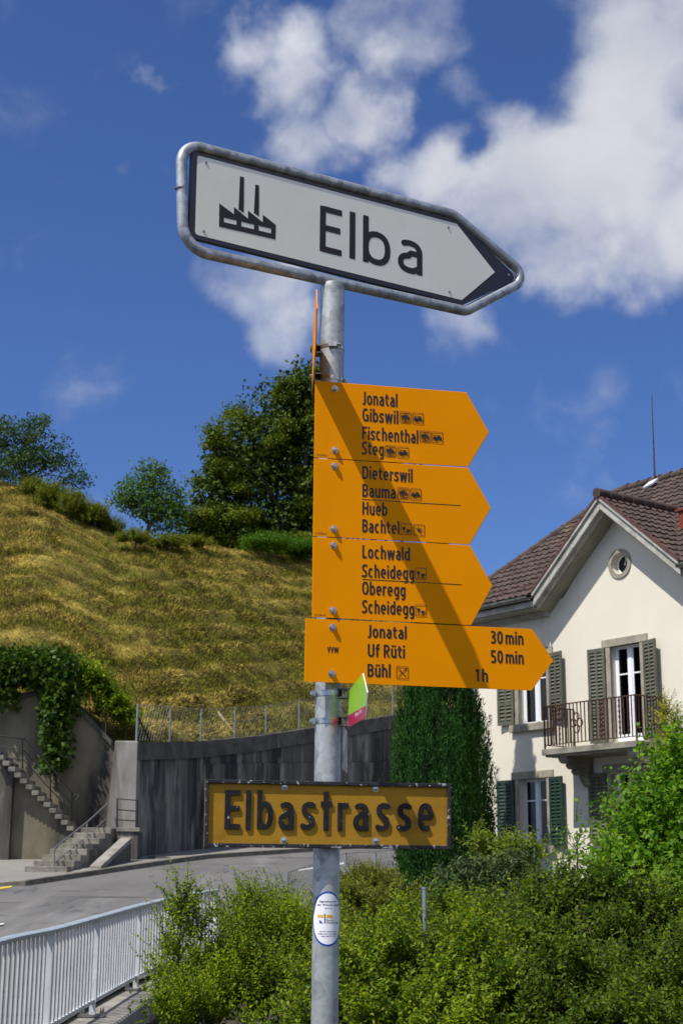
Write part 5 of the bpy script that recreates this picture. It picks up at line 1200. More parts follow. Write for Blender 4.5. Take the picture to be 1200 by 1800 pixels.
# ------------------------------------------------------------------ the hill
CRX = [-400, -150, 0, 50, 100, 150, 200, 300, 350, 450, 550, 650, 750, 860, 1000, 1200, 1500]; CRY = [800, 830, 846, 860, 884, 914, 938, 955, 958, 970, 984, 1000, 1030, 1070, 1120, 1190, 1260]
BTX = [-400, 0, 75, 135, 197, 232, 350, 450, 545, 705, 860, 1000, 1200, 1500]; BTY = [1250, 1232, 1220, 1245, 1309, 1309, 1307, 1297, 1284, 1260, 1240, 1230, 1224, 1215]
rng_ = np.random.RandomState(5)
_ns = [(rng_.uniform(-1, 1, 2) * f, rng_.uniform(0, 6.28), 1 / f ** .9) for f in (.5, .8, 1.1, 1.7, 2.5, 3.6, 5.0) for _ in range(4)]
def nz2(x, y):
    v = 0
    for (k, ph, a) in _ns: v = v + a * np.sin(k[0] * x + k[1] * y + ph)
    return v / 5.0
def hill_base(px):
    if px < 215: Y = 45.9
    else: w = wall_at(min(px, 1180)); Y = w.y + .5
    return at(px, interp(px, BTX, BTY), Y)
def hill_crest(px):
    b = hill_base(px); c = at(px, interp(px, CRX, CRY), 50.); k = (c.z - EYE) / c.y; zb = b.z - EYE
    t = max(6., (k * b.y - zb) / (.56 - k)); return at(px, interp(px, CRX, CRY), b.y + t)
cols = list(np.arange(-400, 1300, 7.0)); NT = 190
HB = [hill_base(p) for p in cols]; HC = [hill_crest(p) for p in cols]
by = np.array([max(b.y, np.interp(p, [150, 205, 260, 300], [46, 45.8, 45.3, 44])) for b, p in zip(HB, cols)])
HB = [at(p, interp(p, BTX, BTY), y) for p, y in zip(cols, by)]
# smooth the crest distance
cy = np.array([c.y for c in HC]); cy = np.convolve(np.pad(cy, 12, mode='edge'), np.ones(25) / 25, 'valid')
HC = [at(p, interp(p, CRX, CRY), y) for p, y in zip(cols, cy)]
def hill_point(ci, t):
    """ci column (float), t 0 at the wall .. 1 at the crest"""
    i = int(min(max(ci, 0), len(cols) - 2)); f = ci - i
    b = HB[i].lerp(HB[i + 1], f); c = HC[i].lerp(HC[i + 1], f); p = b.lerp(c, t); p.z += .55 * math.sin(math.pi * t) ** 1.0 * (1 - .4 * t)
    L = (c - b).length; d = t * L
    w = d + .42 * nz2(p.x * .30, p.y * .30) + .20 * nz2(p.x * 1.1 + 5, p.y * 1.1)
    ph = (w / 2.1) % 1.0; step = (ph * 1.0 if ph < .68 else (1 - ph) / .32 * .68) * .50
    amp = min(1, t * 6) * min(1, (1 - t) * 7)
    p.z += amp * (step * (.8 + .45 * nz2(p.x * .5 + 9, p.y * .5)) - .2 + .08 * nz2(p.x * 1.5, p.y * 1.5) + .07 * nz2(p.x * 4 + 3, p.y * 4))
    return p
rows = [[hill_point(i, t / NT) for i in range(len(cols))] for t in range(NT + 1)]
for k, (dy, dz) in enumerate(((4, .35), (12, .2), (40, -2), (120, -14), (400, -30))): rows.append([c + Vector((0, dy, dz)) for c in HC])
mb = MB(); mb.grid(rows)
def swath_shade(ci, t):
    """0..1: how much dried hay lies here (least in the hollows, where row shade is put into the colour)"""
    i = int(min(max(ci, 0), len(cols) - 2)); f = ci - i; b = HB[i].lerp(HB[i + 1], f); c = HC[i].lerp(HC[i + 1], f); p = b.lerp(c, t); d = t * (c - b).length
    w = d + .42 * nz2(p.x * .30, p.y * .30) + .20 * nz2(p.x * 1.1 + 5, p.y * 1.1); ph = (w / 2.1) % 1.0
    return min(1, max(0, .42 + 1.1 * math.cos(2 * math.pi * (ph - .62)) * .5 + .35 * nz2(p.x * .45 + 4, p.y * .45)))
SW = np.array([[swath_shade(i, t / NT) for i in range(len(cols))] for t in range(NT + 1)])
def grassmat(name, hay, green, dark, isl=True):
    m = bpy.data.materials.new(name); m.use_nodes = True; nt = m.node_tree; L = nt.links.new; b = nt.nodes['Principled BSDF']; b.inputs['Roughness'].default_value = .85; b.inputs['Specular IOR Level'].default_value = .1
    tc = nd(nt, 'ShaderNodeTexCoord')
    n1 = nd(nt, 'ShaderNodeTexNoise'); n1.inputs['Scale'].default_value = .34; n1.inputs['Detail'].default_value = 5; n1.inputs['Roughness'].default_value = .6; mp1 = nd(nt, 'ShaderNodeMapping'); mp1.inputs['Scale'].default_value = (.55, .55, 3.2); L(tc.outputs['Object'], mp1.inputs[0]); L(mp1.outputs[0], n1.inputs['Vector'])
    n2 = nd(nt, 'ShaderNodeTexNoise'); n2.inputs['Scale'].default_value = 1.1; n2.inputs['Detail'].default_value = 6; n2.inputs['Roughness'].default_value = .65; L(tc.outputs['Object'], n2.inputs['Vector'])
    r1 = nd(nt, 'ShaderNodeMapRange'); L(n1.outputs[0], r1.inputs[0]); r1.inputs[1].default_value = .38; r1.inputs[2].default_value = .64
    r2 = nd(nt, 'ShaderNodeMapRange'); L(n2.outputs[0], r2.inputs[0]); r2.inputs[1].default_value = .40; r2.inputs[2].default_value = .66
    mx = nd(nt, 'ShaderNodeMix', data_type='RGBA'); mx.inputs[6].default_value = (*green, 1); mx.inputs[7].default_value = (*hay, 1)
    a1 = nd(nt, 'ShaderNodeMath', operation='MULTIPLY_ADD', use_clamp=True); L(r1.outputs[0], a1.inputs[0]); a1.inputs[1].default_value = .6
    if isl:
        g = nd(nt, 'ShaderNodeNewGeometry'); a0 = nd(nt, 'ShaderNodeMath', operation='MULTIPLY'); L(g.outputs['Random Per Island'], a0.inputs[0]); a0.inputs[1].default_value = .5; L(a0.outputs[0], a1.inputs[2])
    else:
        av = nd(nt, 'ShaderNodeAttribute'); av.attribute_name = 'swath_shade'; a0 = nd(nt, 'ShaderNodeMath', operation='MULTIPLY_ADD'); L(av.outputs['Fac'], a0.inputs[0]); a0.inputs[1].default_value = .85; a0.inputs[2].default_value = -.2; L(a0.outputs[0], a1.inputs[2])
    L(a1.outputs[0], mx.inputs[0])
    m2 = nd(nt, 'ShaderNodeMix', data_type='RGBA'); L(r2.outputs[0], m2.inputs[0]); L(mx.outputs[2], m2.inputs[6]); m2.inputs[7].default_value = (*dark, 1)
    L(m2.outputs[2], b.inputs['Base Color'])
    n3 = nd(nt, 'ShaderNodeTexNoise'); n3.inputs['Scale'].default_value = 7; n3.inputs['Detail'].default_value = 7; n3.inputs['Roughness'].default_value = .7; L(tc.outputs['Object'], n3.inputs['Vector'])
    if not isl:
        bp = nd(nt, 'ShaderNodeBump'); bp.inputs['Strength'].default_value = .9; bp.inputs['Distance'].default_value = .12; L(n3.outputs[0], bp.inputs['Height']); L(bp.outputs[0], b.inputs['Normal'])
    return m
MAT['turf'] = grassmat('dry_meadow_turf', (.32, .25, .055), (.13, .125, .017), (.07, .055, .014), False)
MAT['hayblade'] = grassmat('dry_hay', (.56, .42, .105), (.30, .245, .045), (.14, .11, .026)); MAT['blade'] = grassmat('green_stubble', (.30, .26, .04), (.14, .15, .016), (.075, .065, .014))
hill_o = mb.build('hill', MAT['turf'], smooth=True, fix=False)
at_ = hill_o.data.attributes.new('swath_shade', 'FLOAT', 'POINT'); at_.data.foreach_set('value', np.concatenate([SW.ravel(), np.full(5 * len(cols), .3)]).astype(np.float32))
tag(hill_o, 'steep mown hillside with terraced tufty grass', 'hill', kind='structure')

# ------------------------------------------------------------------ leaves
def leaf_object(name, Cn, A, N, Ln, Wd, mat, parent=None, origin=None, fold=.18, simple=False):
    """Cn base points, A axes, N normals (n x 3), Ln lengths, Wd widths -> one mesh of little folded leaves"""
    A = A / np.linalg.norm(A, axis=1, keepdims=True); B = np.cross(A, N); B /= np.maximum(np.linalg.norm(B, axis=1, keepdims=True), 1e-6); N = np.cross(B, A)
    n = len(Cn); L = Ln[:, None]; W = Wd[:, None] / 2
    if simple:
        V = np.stack([Cn, Cn + A * L * .45 + B * W + N * W * fold, Cn + A * L, Cn + A * L * .45 - B * W + N * W * fold], 1); k = 4; F = np.array([[0, 1, 2], [0, 2, 3]])
    else:
        V = np.stack([Cn, Cn + A * L * .25 + B * W * .8 + N * W * fold, Cn + A * L * .62 + B * W * .85 + N * W * (fold - .1), Cn + A * L - N * L * .10, Cn + A * L * .62 - B * W * .85 + N * W * (fold - .1), Cn + A * L * .25 - B * W * .8 + N * W * fold], 1); k = 6
        F = np.array([[0, 1, 2, 3], [0, 3, 4, 5]])
    org = np.array(ORG[parent.name] if parent is not None else (origin or (0, 0, 0)))
    V = (V.reshape(-1, 3) - org); idx = (F[None] + (np.arange(n) * k)[:, None, None]); fl = F.shape[1]
    me = bpy.data.meshes.new(name); me.vertices.add(n * k); me.vertices.foreach_set('co', V.astype(np.float32).ravel())
    nf = n * len(F); me.loops.add(nf * fl); me.loops.foreach_set('vertex_index', idx.astype(np.int32).ravel()); me.polygons.add(nf)
    me.polygons.foreach_set('loop_start', np.arange(nf, dtype=np.int32) * fl); me.polygons.foreach_set('loop_total', np.full(nf, fl, np.int32))
    me.update(calc_edges=True); me.validate()
    o = bpy.data.objects.new(name, me); C.objects.link(o); me.materials.append(mat)
    if parent is not None: o.parent = parent; ORG[o.name] = Vector(org)
    else: o.location = org; ORG[o.name] = Vector(org)
    return o
def unit(a): return a / np.maximum(np.linalg.norm(a, axis=-1, keepdims=True), 1e-9)
def rdir(r, n): return unit(r.normal(size=(n, 3)))
def limbs(parent, base, targets, r0, mat, rng, name='trunk', fork=.4):
    """trunk from base to a fork, then a tapered limb to every target"""
    mb = MB(); base = Vector(base); c = sum((Vector(t) for t in targets), Vector()) / len(targets); fk = base.lerp(Vector((c.x, c.y, c.z)), fork)
    mid = base.lerp(fk, .5) + Vector((rng.normal() * r0, rng.normal() * r0, 0)); mb.tube([base - Vector((0, 0, .1)), mid, fk], [r0 * 1.2, r0, r0 * .8], 9)
    for t in targets:
        t = Vector(t); m = fk.lerp(t, .5) + Vector((rng.normal(), rng.normal(), rng.normal() * .5)) * (t - fk).length * .08
        mb.tube([fk - Vector((0, 0, r0 * .5)), m, t], [r0 * .55, r0 * .35, r0 * .12], 6)
    return mb.build(name, mat, parent, smooth=True)
def crown(name, parent, blobs, ncl, nleaf, clr, ll, lw, mat, seed, up=.5, flat=.6, inner=.45, origin=None):
    """leaf clusters spread through the volume of several ellipsoids (centre, radii)"""
    r = np.random.RandomState(seed); B = [(np.array(c), np.array(q if hasattr(q, '__len__') else (q, q, q))) for c, q in blobs]
    w = np.array([np.prod(q) ** .67 for _, q in B]); w /= w.sum(); pick = r.choice(len(B), ncl, p=w)
    Cc = np.array([B[i][0] for i in pick]); Q = np.array([B[i][1] for i in pick]); D = rdir(r, ncl); rad = inner + (1 - inner) * r.rand(ncl) ** .6
    P = Cc + Q * D * rad[:, None] * (1 + .08 * np.clip(r.normal(size=(ncl, 1)), -1.5, 1.2))
    sz = clr * r.uniform(.6, 1.35, ncl)
    off = np.clip(r.normal(size=(ncl, nleaf, 3)), -1.5, 1.5) * np.array([1, 1, flat]) * sz[:, None, None] * .5
    X = (P[:, None] + off).reshape(-1, 3); out = np.repeat(D, nleaf, 0)
    A = unit(out * .6 + rdir(r, len(X)) * .9 + np.array([0, 0, -.15])); N = unit(rdir(r, len(X)) * .8 + out * .5 + np.array([0, 0, up]))
    s = r.uniform(.7, 1.25, len(X)); return leaf_object(name, X, A, N, ll * s, lw * s, mat, parent, origin, simple=True)
def shoots(name, parent, blobs, n, slen, m, ll, lw, mat, seed, upw=.6, droop=-.1, stem=None, stemr=.004, shell=(.35, .95), narrow=False, spread=.9, spray=0):
    """many leafy shoots growing up and out of several ellipsoids, leaves alternate along each shoot"""
    r = np.random.RandomState(seed); B = [(np.array(c), np.array(q)) for c, q in blobs]
    w = np.array([np.prod(q) ** .67 for _, q in B]); w /= w.sum(); pick = r.choice(len(B), n, p=w); D = rdir(r, n)
    D[:, 2] = np.where(D[:, 2] < -.35, -D[:, 2], D[:, 2])
    sh = r.uniform(shell[0], shell[1], (n, 1))
    if spray:                                              # shoots grow in sprays, with gaps between the sprays
        lead = (np.arange(n) // spray) * spray; pick = pick[lead]; D = unit(D[lead] + r.normal(size=(n, 3)) * .12); sh = np.clip(sh[lead] + r.normal(size=(n, 1)) * .07, 0, 1.1)
    S = np.array([B[i][0] for i in pick]) + np.array([B[i][1] for i in pick]) * D * sh
    G = unit(D * (1 - upw) + np.array([0, 0, upw]) + r.normal(size=(n, 3)) * .28)
    if spray: G = unit(G * .6 + G[lead] * .6 + r.normal(size=(n, 3)) * .12)
    L = slen * r.uniform(.5, 1.5, n)
    bend = unit(r.normal(size=(n, 3)) * np.array([1, 1, .2])) * .22
    T = (np.arange(m) + .6) / m
    def pos(t): return S[:, None] + G[:, None] * (L[:, None] * t[None])[:, :, None] + (bend * L[:, None])[:, None] * (t ** 2)[None, :, None] + np.array([0, 0, droop]) * (L[:, None] * t[None] ** 2)[:, :, None]
    P = pos(T); tang = unit(G[:, None] + 2 * bend[:, None] * T[None, :, None] + np.array([0, 0, 2 * droop]) * T[None, :, None])
    ref = rdir(r, n)[:, None]; s1 = unit(np.cross(tang, np.broadcast_to(ref, tang.shape))); s2 = np.cross(tang, s1)
    ang = (np.arange(m) * (math.pi if narrow else 2.4))[None, :] + r.uniform(-.4, .4, (n, m))
    side = s1 * np.cos(ang)[..., None] + s2 * np.sin(ang)[..., None]
    A = unit(tang * .55 + side * spread + np.array([0, 0, -.12])).reshape(-1, 3); P = P.reshape(-1, 3)
    N = unit(np.array([0, 0, 1.0]) + r.normal(size=P.shape) * .45 + .2 * tang.reshape(-1, 3))
    k = r.uniform(.65, 1.2, len(P)) * np.tile(1.0 - .35 * T ** 2, n)
    o = leaf_object(name, P, A, N, ll * k, lw * k, mat, parent)
    if stem is not None:
        tt = np.linspace(0, 1, 4); Q = pos(tt); mb = MB()
        for i in range(0, n): mb.tube([Vector(q) for q in Q[i]], [stemr, stemr * .8, stemr * .6, stemr * .3], 3, cap=False)
        if n > 60: mb.build('twigs', stem, parent, fix=False)
        else:
            for i in range(n): m1 = MB(); m1.tube([Vector(q) for q in Q[i]], [stemr, stemr * .8, stemr * .6, stemr * .3], 4, cap=False); m1.build('twig', stem, parent, fix=False)
    return o
def px_blob(px, py, Y, rx, ry, dy=None):
    """ellipsoid whose outline covers rx x ry photo pixels at distance Y"""
    c = at(px, py, Y); k = Y / 2650.0; return (tuple(c), (rx * k, (dy if dy else rx * k), ry * k))
LM = dict(
    scrub=leafmat('green_scrub_leaves', (.03, .09, .008), (.10, .20, .018), .3),
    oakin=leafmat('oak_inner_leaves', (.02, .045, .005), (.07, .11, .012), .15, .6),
    oak=leafmat('oak_leaves', (.036, .075, .005), (.165, .21, .018), .25, .5, .5), oakt=leafmat('oak_tip_leaves', (.09, .12, .01), (.21, .22, .02), .35, .5),
    ash=leafmat('blue_green_leaves', (.035, .085, .018), (.11, .20, .035), .3), willow=leafmat('grey_green_leaves', (.025, .06, .02), (.07, .125, .035), .25),
    broom=leafmat('broom_shrub_leaves', (.07, .10, .008), (.19, .21, .02), .25), ivy=leafmat('ivy_leaves', (.014, .045, .005), (.07, .13, .012), .25, .4),
    thuja=leafmat('cypress_sprays', (.010, .042, .005), (.036, .105, .014), .15, .6, .9), privet=leafmat('privet_leaves', (.05, .105, .002), (.26, .34, .006), .42, .45, 1.2),
    hedge=leafmat('hornbeam_leaves', (.035, .09, .002), (.235, .31, .007), .38, .42, .9), gold=leafmat('golden_conifer_sprays', (.07, .095, .01), (.20, .21, .02), .3, .5, 2.),
    hedgeb=leafmat('shaded_hornbeam_leaves', (.018, .052, .002), (.115, .175, .007), .38, .42, .9),  # darker hornbeam copy, shade put into the colour; also fills bush interiors
    rhodo=leafmat('rhododendron_leaves', (.022, .05, .012), (.075, .115, .035), .15, .3, 1.5), hazel=leafmat('hazel_leaves', (.045, .13, .006), (.18, .32, .018), .4, .4, .8),
    lime=leafmat('lime_green_leaves', (.08, .14, .012), (.22, .28, .03), .42, .4), yellowtip=leafmat('yellow_conifer_tips', (.28, .28, .02), (.42, .40, .05), .4, .5),
)
# ------------------------------------------------------------------ trees and shrubs on the crest
def hill_z(px): c = hill_crest(px); return c
def tree(name, label, cat, blobs, base, r0, ncl, nleaf, clr, ll, lw, mat, seed, group=None, extra=None, **kw):
    t = thing(name, label, cat, base, group); r = np.random.RandomState(seed)
    tg = [(c[0] + r.normal() * q[0] * .4, c[1] + r.normal() * q[1] * .4, c[2] + r.normal() * q[2] * .3) for c, q in blobs[::max(1, len(blobs) // 12)]]
    limbs(t, base, tg, r0, MAT['trunk'], r); crown('crown', t, blobs, ncl, nleaf, clr, ll, lw, mat, seed + 1, **kw)
    if extra: crown('crown_tips', t, [(c, tuple(x * 1.02 for x in q)) for c, q in blobs], extra[0], extra[1], clr * .8, ll, lw, extra[2], seed + 2, inner=.85)
    return t
Yb = 80.
big = [(470, 870, 115, 100), (430, 790, 70, 75), (500, 740, 75, 80), (540, 690, 45, 50), (385, 870, 50, 65), (560, 820, 110, 120), (620, 870, 110, 90), (650, 800, 80, 80), (400, 930, 60, 40), (520, 930, 120, 50), (700, 900, 70, 60), (380, 955, 48, 26), (450, 962, 60, 22), (530, 968, 60, 22)]
rb = np.random.RandomState(77); ob = [px_blob(x, y, Yb, rx * .88, ry * .88, 2.2) for x, y, rx, ry in big]; lumps = []
for x, y, rx, ry in big:
    for _ in range(9):
        a = rb.uniform(0, 2 * math.pi); f = rb.uniform(.75, 1.0); lumps.append(px_blob(x + rx * .97 * f * math.cos(a), y - ry * .95 * f * abs(math.sin(a)) if rb.rand() < .68 else y + ry * .6 * f * math.sin(a), Yb + rb.uniform(-2.4, 1.2), rb.uniform(13, 26), rb.uniform(8, 15)))
oak = tree('oak_tree', 'large spreading dark green oak on the hill crest behind the signs', 'tree', lumps, tuple(at(520, 985, Yb)), .35, 1500, 90, .62, .13, .095, LM['oak'], 11, inner=.2, flat=.5, up=1.3)
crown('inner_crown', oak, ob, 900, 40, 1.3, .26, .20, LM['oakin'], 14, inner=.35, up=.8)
crown('crown_tips', oak, [l for l in lumps if rb.rand() < .35], 260, 80, .5, .13, .095, LM['oakt'], 15, inner=.4, up=1.3)
Y2 = 78.; sm = [(258, 838, 34, 24), (235, 870, 30, 24), (285, 865, 30, 28), (215, 880, 22, 14), (265, 890, 45, 28), (315, 895, 24, 26), (300, 925, 30, 22)]
tree('ash_tree', 'small loose blue-green tree on the crest, between the oak and the shrubby slope', 'tree', [px_blob(x, y, Y2, rx, ry) for x, y, rx, ry in sm],
     tuple(at(262, 950, Y2)), .12, 150, 46, .70, .16, .12, LM['ash'], 21, inner=.3)
Y3 = 70.; lt = [(10, 770, 40, 42), (50, 790, 50, 38), (95, 795, 38, 34), (30, 820, 70, 34), (110, 830, 36, 26), (135, 845, 22, 16), (60, 750, 34, 22), (-40, 770, 50, 50)]
tree('willow_shrub', 'tall open grey-green shrub at the far left end of the crest', 'shrub', [px_blob(x, y, Y3, rx, ry) for x, y, rx, ry in lt],
     tuple(at(40, 870, Y3)), .10, 210, 40, .62, .17, .09, LM['willow'], 31, inner=.3, up=.2)
GC = 'low broom bushes along the crest'
for k, (x, y, rx, ry) in enumerate(((58, 868, 26, 22), (92, 878, 32, 28), (128, 896, 32, 30), (162, 918, 30, 30), (196, 938, 28, 22), (238, 948, 34, 12), (290, 956, 36, 11), (345, 958, 34, 10))):
    c = hill_crest(x); Yk = c.y - .9; rr = np.random.RandomState(300 + k)
    b = [px_blob(x, y, Yk, rx, ry)] + [px_blob(x + rr.uniform(-.9, .9) * rx, y + rr.uniform(-.3, .5) * ry, Yk + rr.uniform(-.6, .9), rx * rr.uniform(.45, .7), ry * rr.uniform(.5, .9)) for _ in range(3)]; base = at(x, y + ry, Yk)
    lab = ['leftmost broom bush under the tall willow shrub', 'second broom bush from the left on the crest', 'dense rounded broom bush, third from the left', 'broom bush at the bend of the crest', 'broom bush just left of the small ash tree',
           'low broom bush at the left foot of the small ash', 'low broom bush under the small ash', 'low broom bush between the ash and the oak'][k]
    s = thing('broom_bush', lab, 'bush', tuple(base), GC); limbs(s, base, [b[0][0]], .04, MAT['stem'], np.random.RandomState(k), 'stem'); shoots('foliage', s, b, 900 if k < 5 else 420, .40 if k < 5 else .28, 12, .12, .045, LM['broom'], 40 + k, upw=.75, shell=(.0, 1.05))
for k, (x, y, rx, ry, lab) in enumerate(((470, 964, 60, 12, 'low green scrub at the left foot of the oak'), (528, 974, 36, 14, 'low green scrub at the foot of the oak beside the signs'), (258, 996, 16, 9, 'small green weed clump alone in the dry meadow'))):
    if k < 2: Yk = hill_crest(x).y - .8
    else: Yk = hill_point((x + 400) / 7.0, .86).y
    b = [px_blob(x, y, Yk, rx, ry)]; base = at(x, y + ry, Yk); s = thing('scrub', lab, 'bush', tuple(base)); limbs(s, base, [b[0][0]], .03, MAT['stem'], np.random.RandomState(k), 'stem')
    shoots('foliage', s, b, 700 if k < 2 else 60, .5, 8, .18, .05, LM['scrub'], 60 + k, upw=.85)
# grass tufts over the whole slope: nobody could count them
r = np.random.RandomState(3); NB = 340000
pts = np.empty((NB, 3)); ci = r.uniform((-60 + 400) / 7, (760 + 400) / 7, NB); tt = r.uniform(0, 1, NB) ** .9
GR = np.array([[tuple(p) for p in row] for row in rows[:NT + 1]])
i0 = ci.astype(int); f = (ci - i0)[:, None]; j = tt * NT; j0 = np.minimum(j.astype(int), NT - 1); g = (j - j0)[:, None]
pts = (GR[j0, i0] * (1 - f) + GR[j0, i0 + 1] * f) * (1 - g) + (GR[j0 + 1, i0] * (1 - f) + GR[j0 + 1, i0 + 1] * f) * g
clump = nz2(pts[:, 0] * 2.2, pts[:, 1] * 2.2); keep = r.rand(NB) < np.clip(.75 + .35 * clump, .5, 1); pts = pts[keep]; n = len(pts)
A = unit(np.array([0, -.40, .42]) + r.normal(size=(n, 3)) * np.array([.9, .5, .4])); N = unit(r.normal(size=(n, 3)) * .40 + np.array([0, -.55, 1.])); h = r.uniform(.07, .19, n) * np.clip(1 + .5 * clump[keep], .5, 1.6); wd = r.uniform(.015, .04, n)
sv = SW[np.round(j).astype(int).clip(0, NT), i0][keep]; hay = r.rand(n) < sv * 1.05  # hay on the crests, darker green hollows: row shade put into the colour
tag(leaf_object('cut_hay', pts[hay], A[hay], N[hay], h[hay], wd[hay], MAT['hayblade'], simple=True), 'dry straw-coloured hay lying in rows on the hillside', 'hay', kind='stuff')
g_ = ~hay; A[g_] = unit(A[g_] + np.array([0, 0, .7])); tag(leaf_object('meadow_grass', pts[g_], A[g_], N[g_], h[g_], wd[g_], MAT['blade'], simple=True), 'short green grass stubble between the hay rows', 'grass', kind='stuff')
# verge grass just behind the fence
# ------------------------------------------------------------------ ivy and bushes round the stairs
def bush(name, label, cat, blobs, base, mat, n, slen, m, ll, lw, seed, group=None, upw=.55, droop=-.1, twigs=True, stems=6, shell=(.35, .95), fill=0, fillmat=None, stemr=.004, narrow=False, young=0, **kw):
    s = thing(name, label, cat, tuple(base), group); rr = np.random.RandomState(seed); mb = MB(); base = Vector(base)
    for i in range(stems):
        c, q = blobs[i % len(blobs)]; t = Vector(c) + Vector((rr.normal() * q[0] * .35, rr.normal() * q[1] * .35, q[2] * .2)); b0 = base.lerp(Vector((t.x, t.y, base.z)), .75) + Vector((rr.normal() * .1, rr.normal() * .1, 0))
        mb.tube([b0 - Vector((0, 0, .1)), b0.lerp(t, .5) + Vector((rr.normal() * .05, rr.normal() * .05, 0)), t], [stemr * 5, stemr * 4, stemr * 2], 6)
    mb.build('stem', MAT['stem'], s, smooth=True)
    shoots('foliage', s, blobs, n, slen, m, ll, lw, mat, seed + 1, upw, droop, MAT['stem'] if twigs else None, stemr, shell, narrow, **kw)
    if young: shoots('young_shoots', s, blobs, young, slen * 1.5, m, ll * .9, lw * .85, LM['privet'], seed + 5, .9, 0., MAT['stem'], stemr, (.75, 1.1))
    if fill: crown('inner_foliage', s, [(c, tuple(x * .8 for x in q)) for c, q in blobs], fill, 30, .35, ll * 1.1, lw * 1.1, fillmat or mat, seed + 2, inner=.2)
    return s
Yi = 44.6
iv = [px_blob(30, 1172, Yi + .3, 60, 30, .7), px_blob(95, 1180, Yi + .3, 45, 36, .7), px_blob(104, 1215, Yi, 24, 34, .35), px_blob(96, 1270, Yi - .1, 17, 50, .22), px_blob(98, 1325, Yi - .1, 11, 45, .2), px_blob(12, 1210, Yi, 12, 34, .25), px_blob(-40, 1180, Yi + .2, 60, 30, .6), px_blob(124, 1235, Yi, 8, 16, .2)]
s = thing('ivy', 'dark green ivy heaped over the stair wall and hanging down its face', 'ivy', tuple(at(80, 1215, Yi)))
limbs(s, at(100, 1380, Yi + .1), [b[0] for b in iv[1:5]], .04, MAT['stem'], np.random.RandomState(2), 'stem'); crown('foliage', s, iv, 520, 26, .34, .17, .14, LM['ivy'], 71, inner=.55, up=.1)
bush('wall_bush', 'bright green bush growing behind the wall corner at the wire fence', 'bush', [px_blob(165, 1215, Yi + .8, 28, 36, .7), px_blob(195, 1250, Yi + .8, 30, 34, .7), px_blob(222, 1275, Yi + 1.0, 18, 26, .5), px_blob(150, 1190, Yi + 1.1, 24, 22, .5)], at(190, 1300, Yi + 1), LM['hedge'], 520, .45, 10, .14, .09, 81, upw=.5)
# ------------------------------------------------------------------ dark green cypress in front of the house
Yc = 32.5; cb = at(779, 1600, Yc); ct = at(768, 975, Yc); ch = ct.z - cb.z
cy_ = thing('cypress_tree', 'dark green columnar cypress between the wall and the cream house', 'tree', tuple(cb)); r = np.random.RandomState(91)
mb = MB(); mb.tube([cb - Zv * .3, cb.lerp(ct, .5), cb.lerp(ct, .97)], [.16, .10, .02], 8); mb.build('trunk', MAT['trunk'], cy_, smooth=True)
NS = 1700; fz = r.rand(NS) ** 1.15 * .99; prof = np.interp(fz, [0, .15, .30, .45, .60, .8, .92, 1], [.66, .82, .85, .72, .50, .30, .15, .03]); RM = 100 * Yc / 2650
th = r.uniform(0, 2 * math.pi, NS); _rd = r.rand(NS); lob = 1 + .07 * np.sin(th * 5 + fz * 7) + .05 * np.sin(th * 9 - fz * 13)
Pc = np.stack([cb.x + (ct.x - cb.x) * fz + np.cos(th) * prof * RM * lob * (.72 + .32 * _rd), cb.y + np.sin(th) * prof * RM * lob * (.72 + .32 * _rd), cb.z + ch * fz], 1)
K = 90; sl = r.uniform(.45, 1.15, NS) * (1.1 - .4 * fz); tl = r.rand(NS, K); X = Pc[:, None] + np.stack([np.cos(th) * .10, np.sin(th) * .10, np.ones(NS)], 1)[:, None] * (sl[:, None] * tl)[:, :, None]
X = X + r.normal(size=(NS, K, 3)) * (np.array([.055, .055, .03]) * (1.25 - tl)[:, :, None]); X = X.reshape(-1, 3)
O_ = np.repeat(np.stack([np.cos(th), np.sin(th), np.zeros(NS)], 1), K, 0); A = unit(O_ * .28 + np.array([0, 0, 1.]) + r.normal(size=X.shape) * .30); N = unit(O_ + r.normal(size=X.shape) * .5)
leaf_object('crown', X, A, N, r.uniform(.05, .12, len(X)), r.uniform(.018, .036, len(X)), LM['thuja'], cy_, simple=True)
# ------------------------------------------------------------------ shrubs in the foreground
gz = lambda x, y: ground_z(x, y)
def gb(px, Y): x = (px - 600) / 2682.0 * Y; return Vector((x, Y, gz(x, Y)))
bush('privet_shrub', 'yellow-green privet shrub with upright shoots at the end of the railing', 'shrub',
     [px_blob(435, 1690, 12.8, 50, 70, .7), px_blob(355, 1755, 12.4, 45, 50, .6), px_blob(470, 1670, 13, 70, 70, .8), px_blob(410, 1780, 12.2, 110, 60, .9), px_blob(530, 1690, 12.9, 60, 80, .8), px_blob(330, 1790, 12, 60, 60, .6), px_blob(445, 1635, 13, 36, 40, .5), px_blob(500, 1760, 12.4, 80, 70, .8)],
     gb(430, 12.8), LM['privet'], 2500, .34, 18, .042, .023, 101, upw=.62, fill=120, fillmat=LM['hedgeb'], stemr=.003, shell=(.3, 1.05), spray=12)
bush('privet_sprig', 'tall leafy privet sprig leaning in front of the railing, left of the big privet shrub', 'shrub', [px_blob(318, 1640, 12.0, 14, 50, .12), px_blob(300, 1690, 12.0, 24, 30, .2), px_blob(322, 1590, 12.0, 5, 30, .06), px_blob(345, 1650, 12.1, 18, 40, .15)], gb(325, 12.0), LM['privet'], 130, .30, 16, .042, .024, 111, upw=.72, stems=4, stemr=.003)
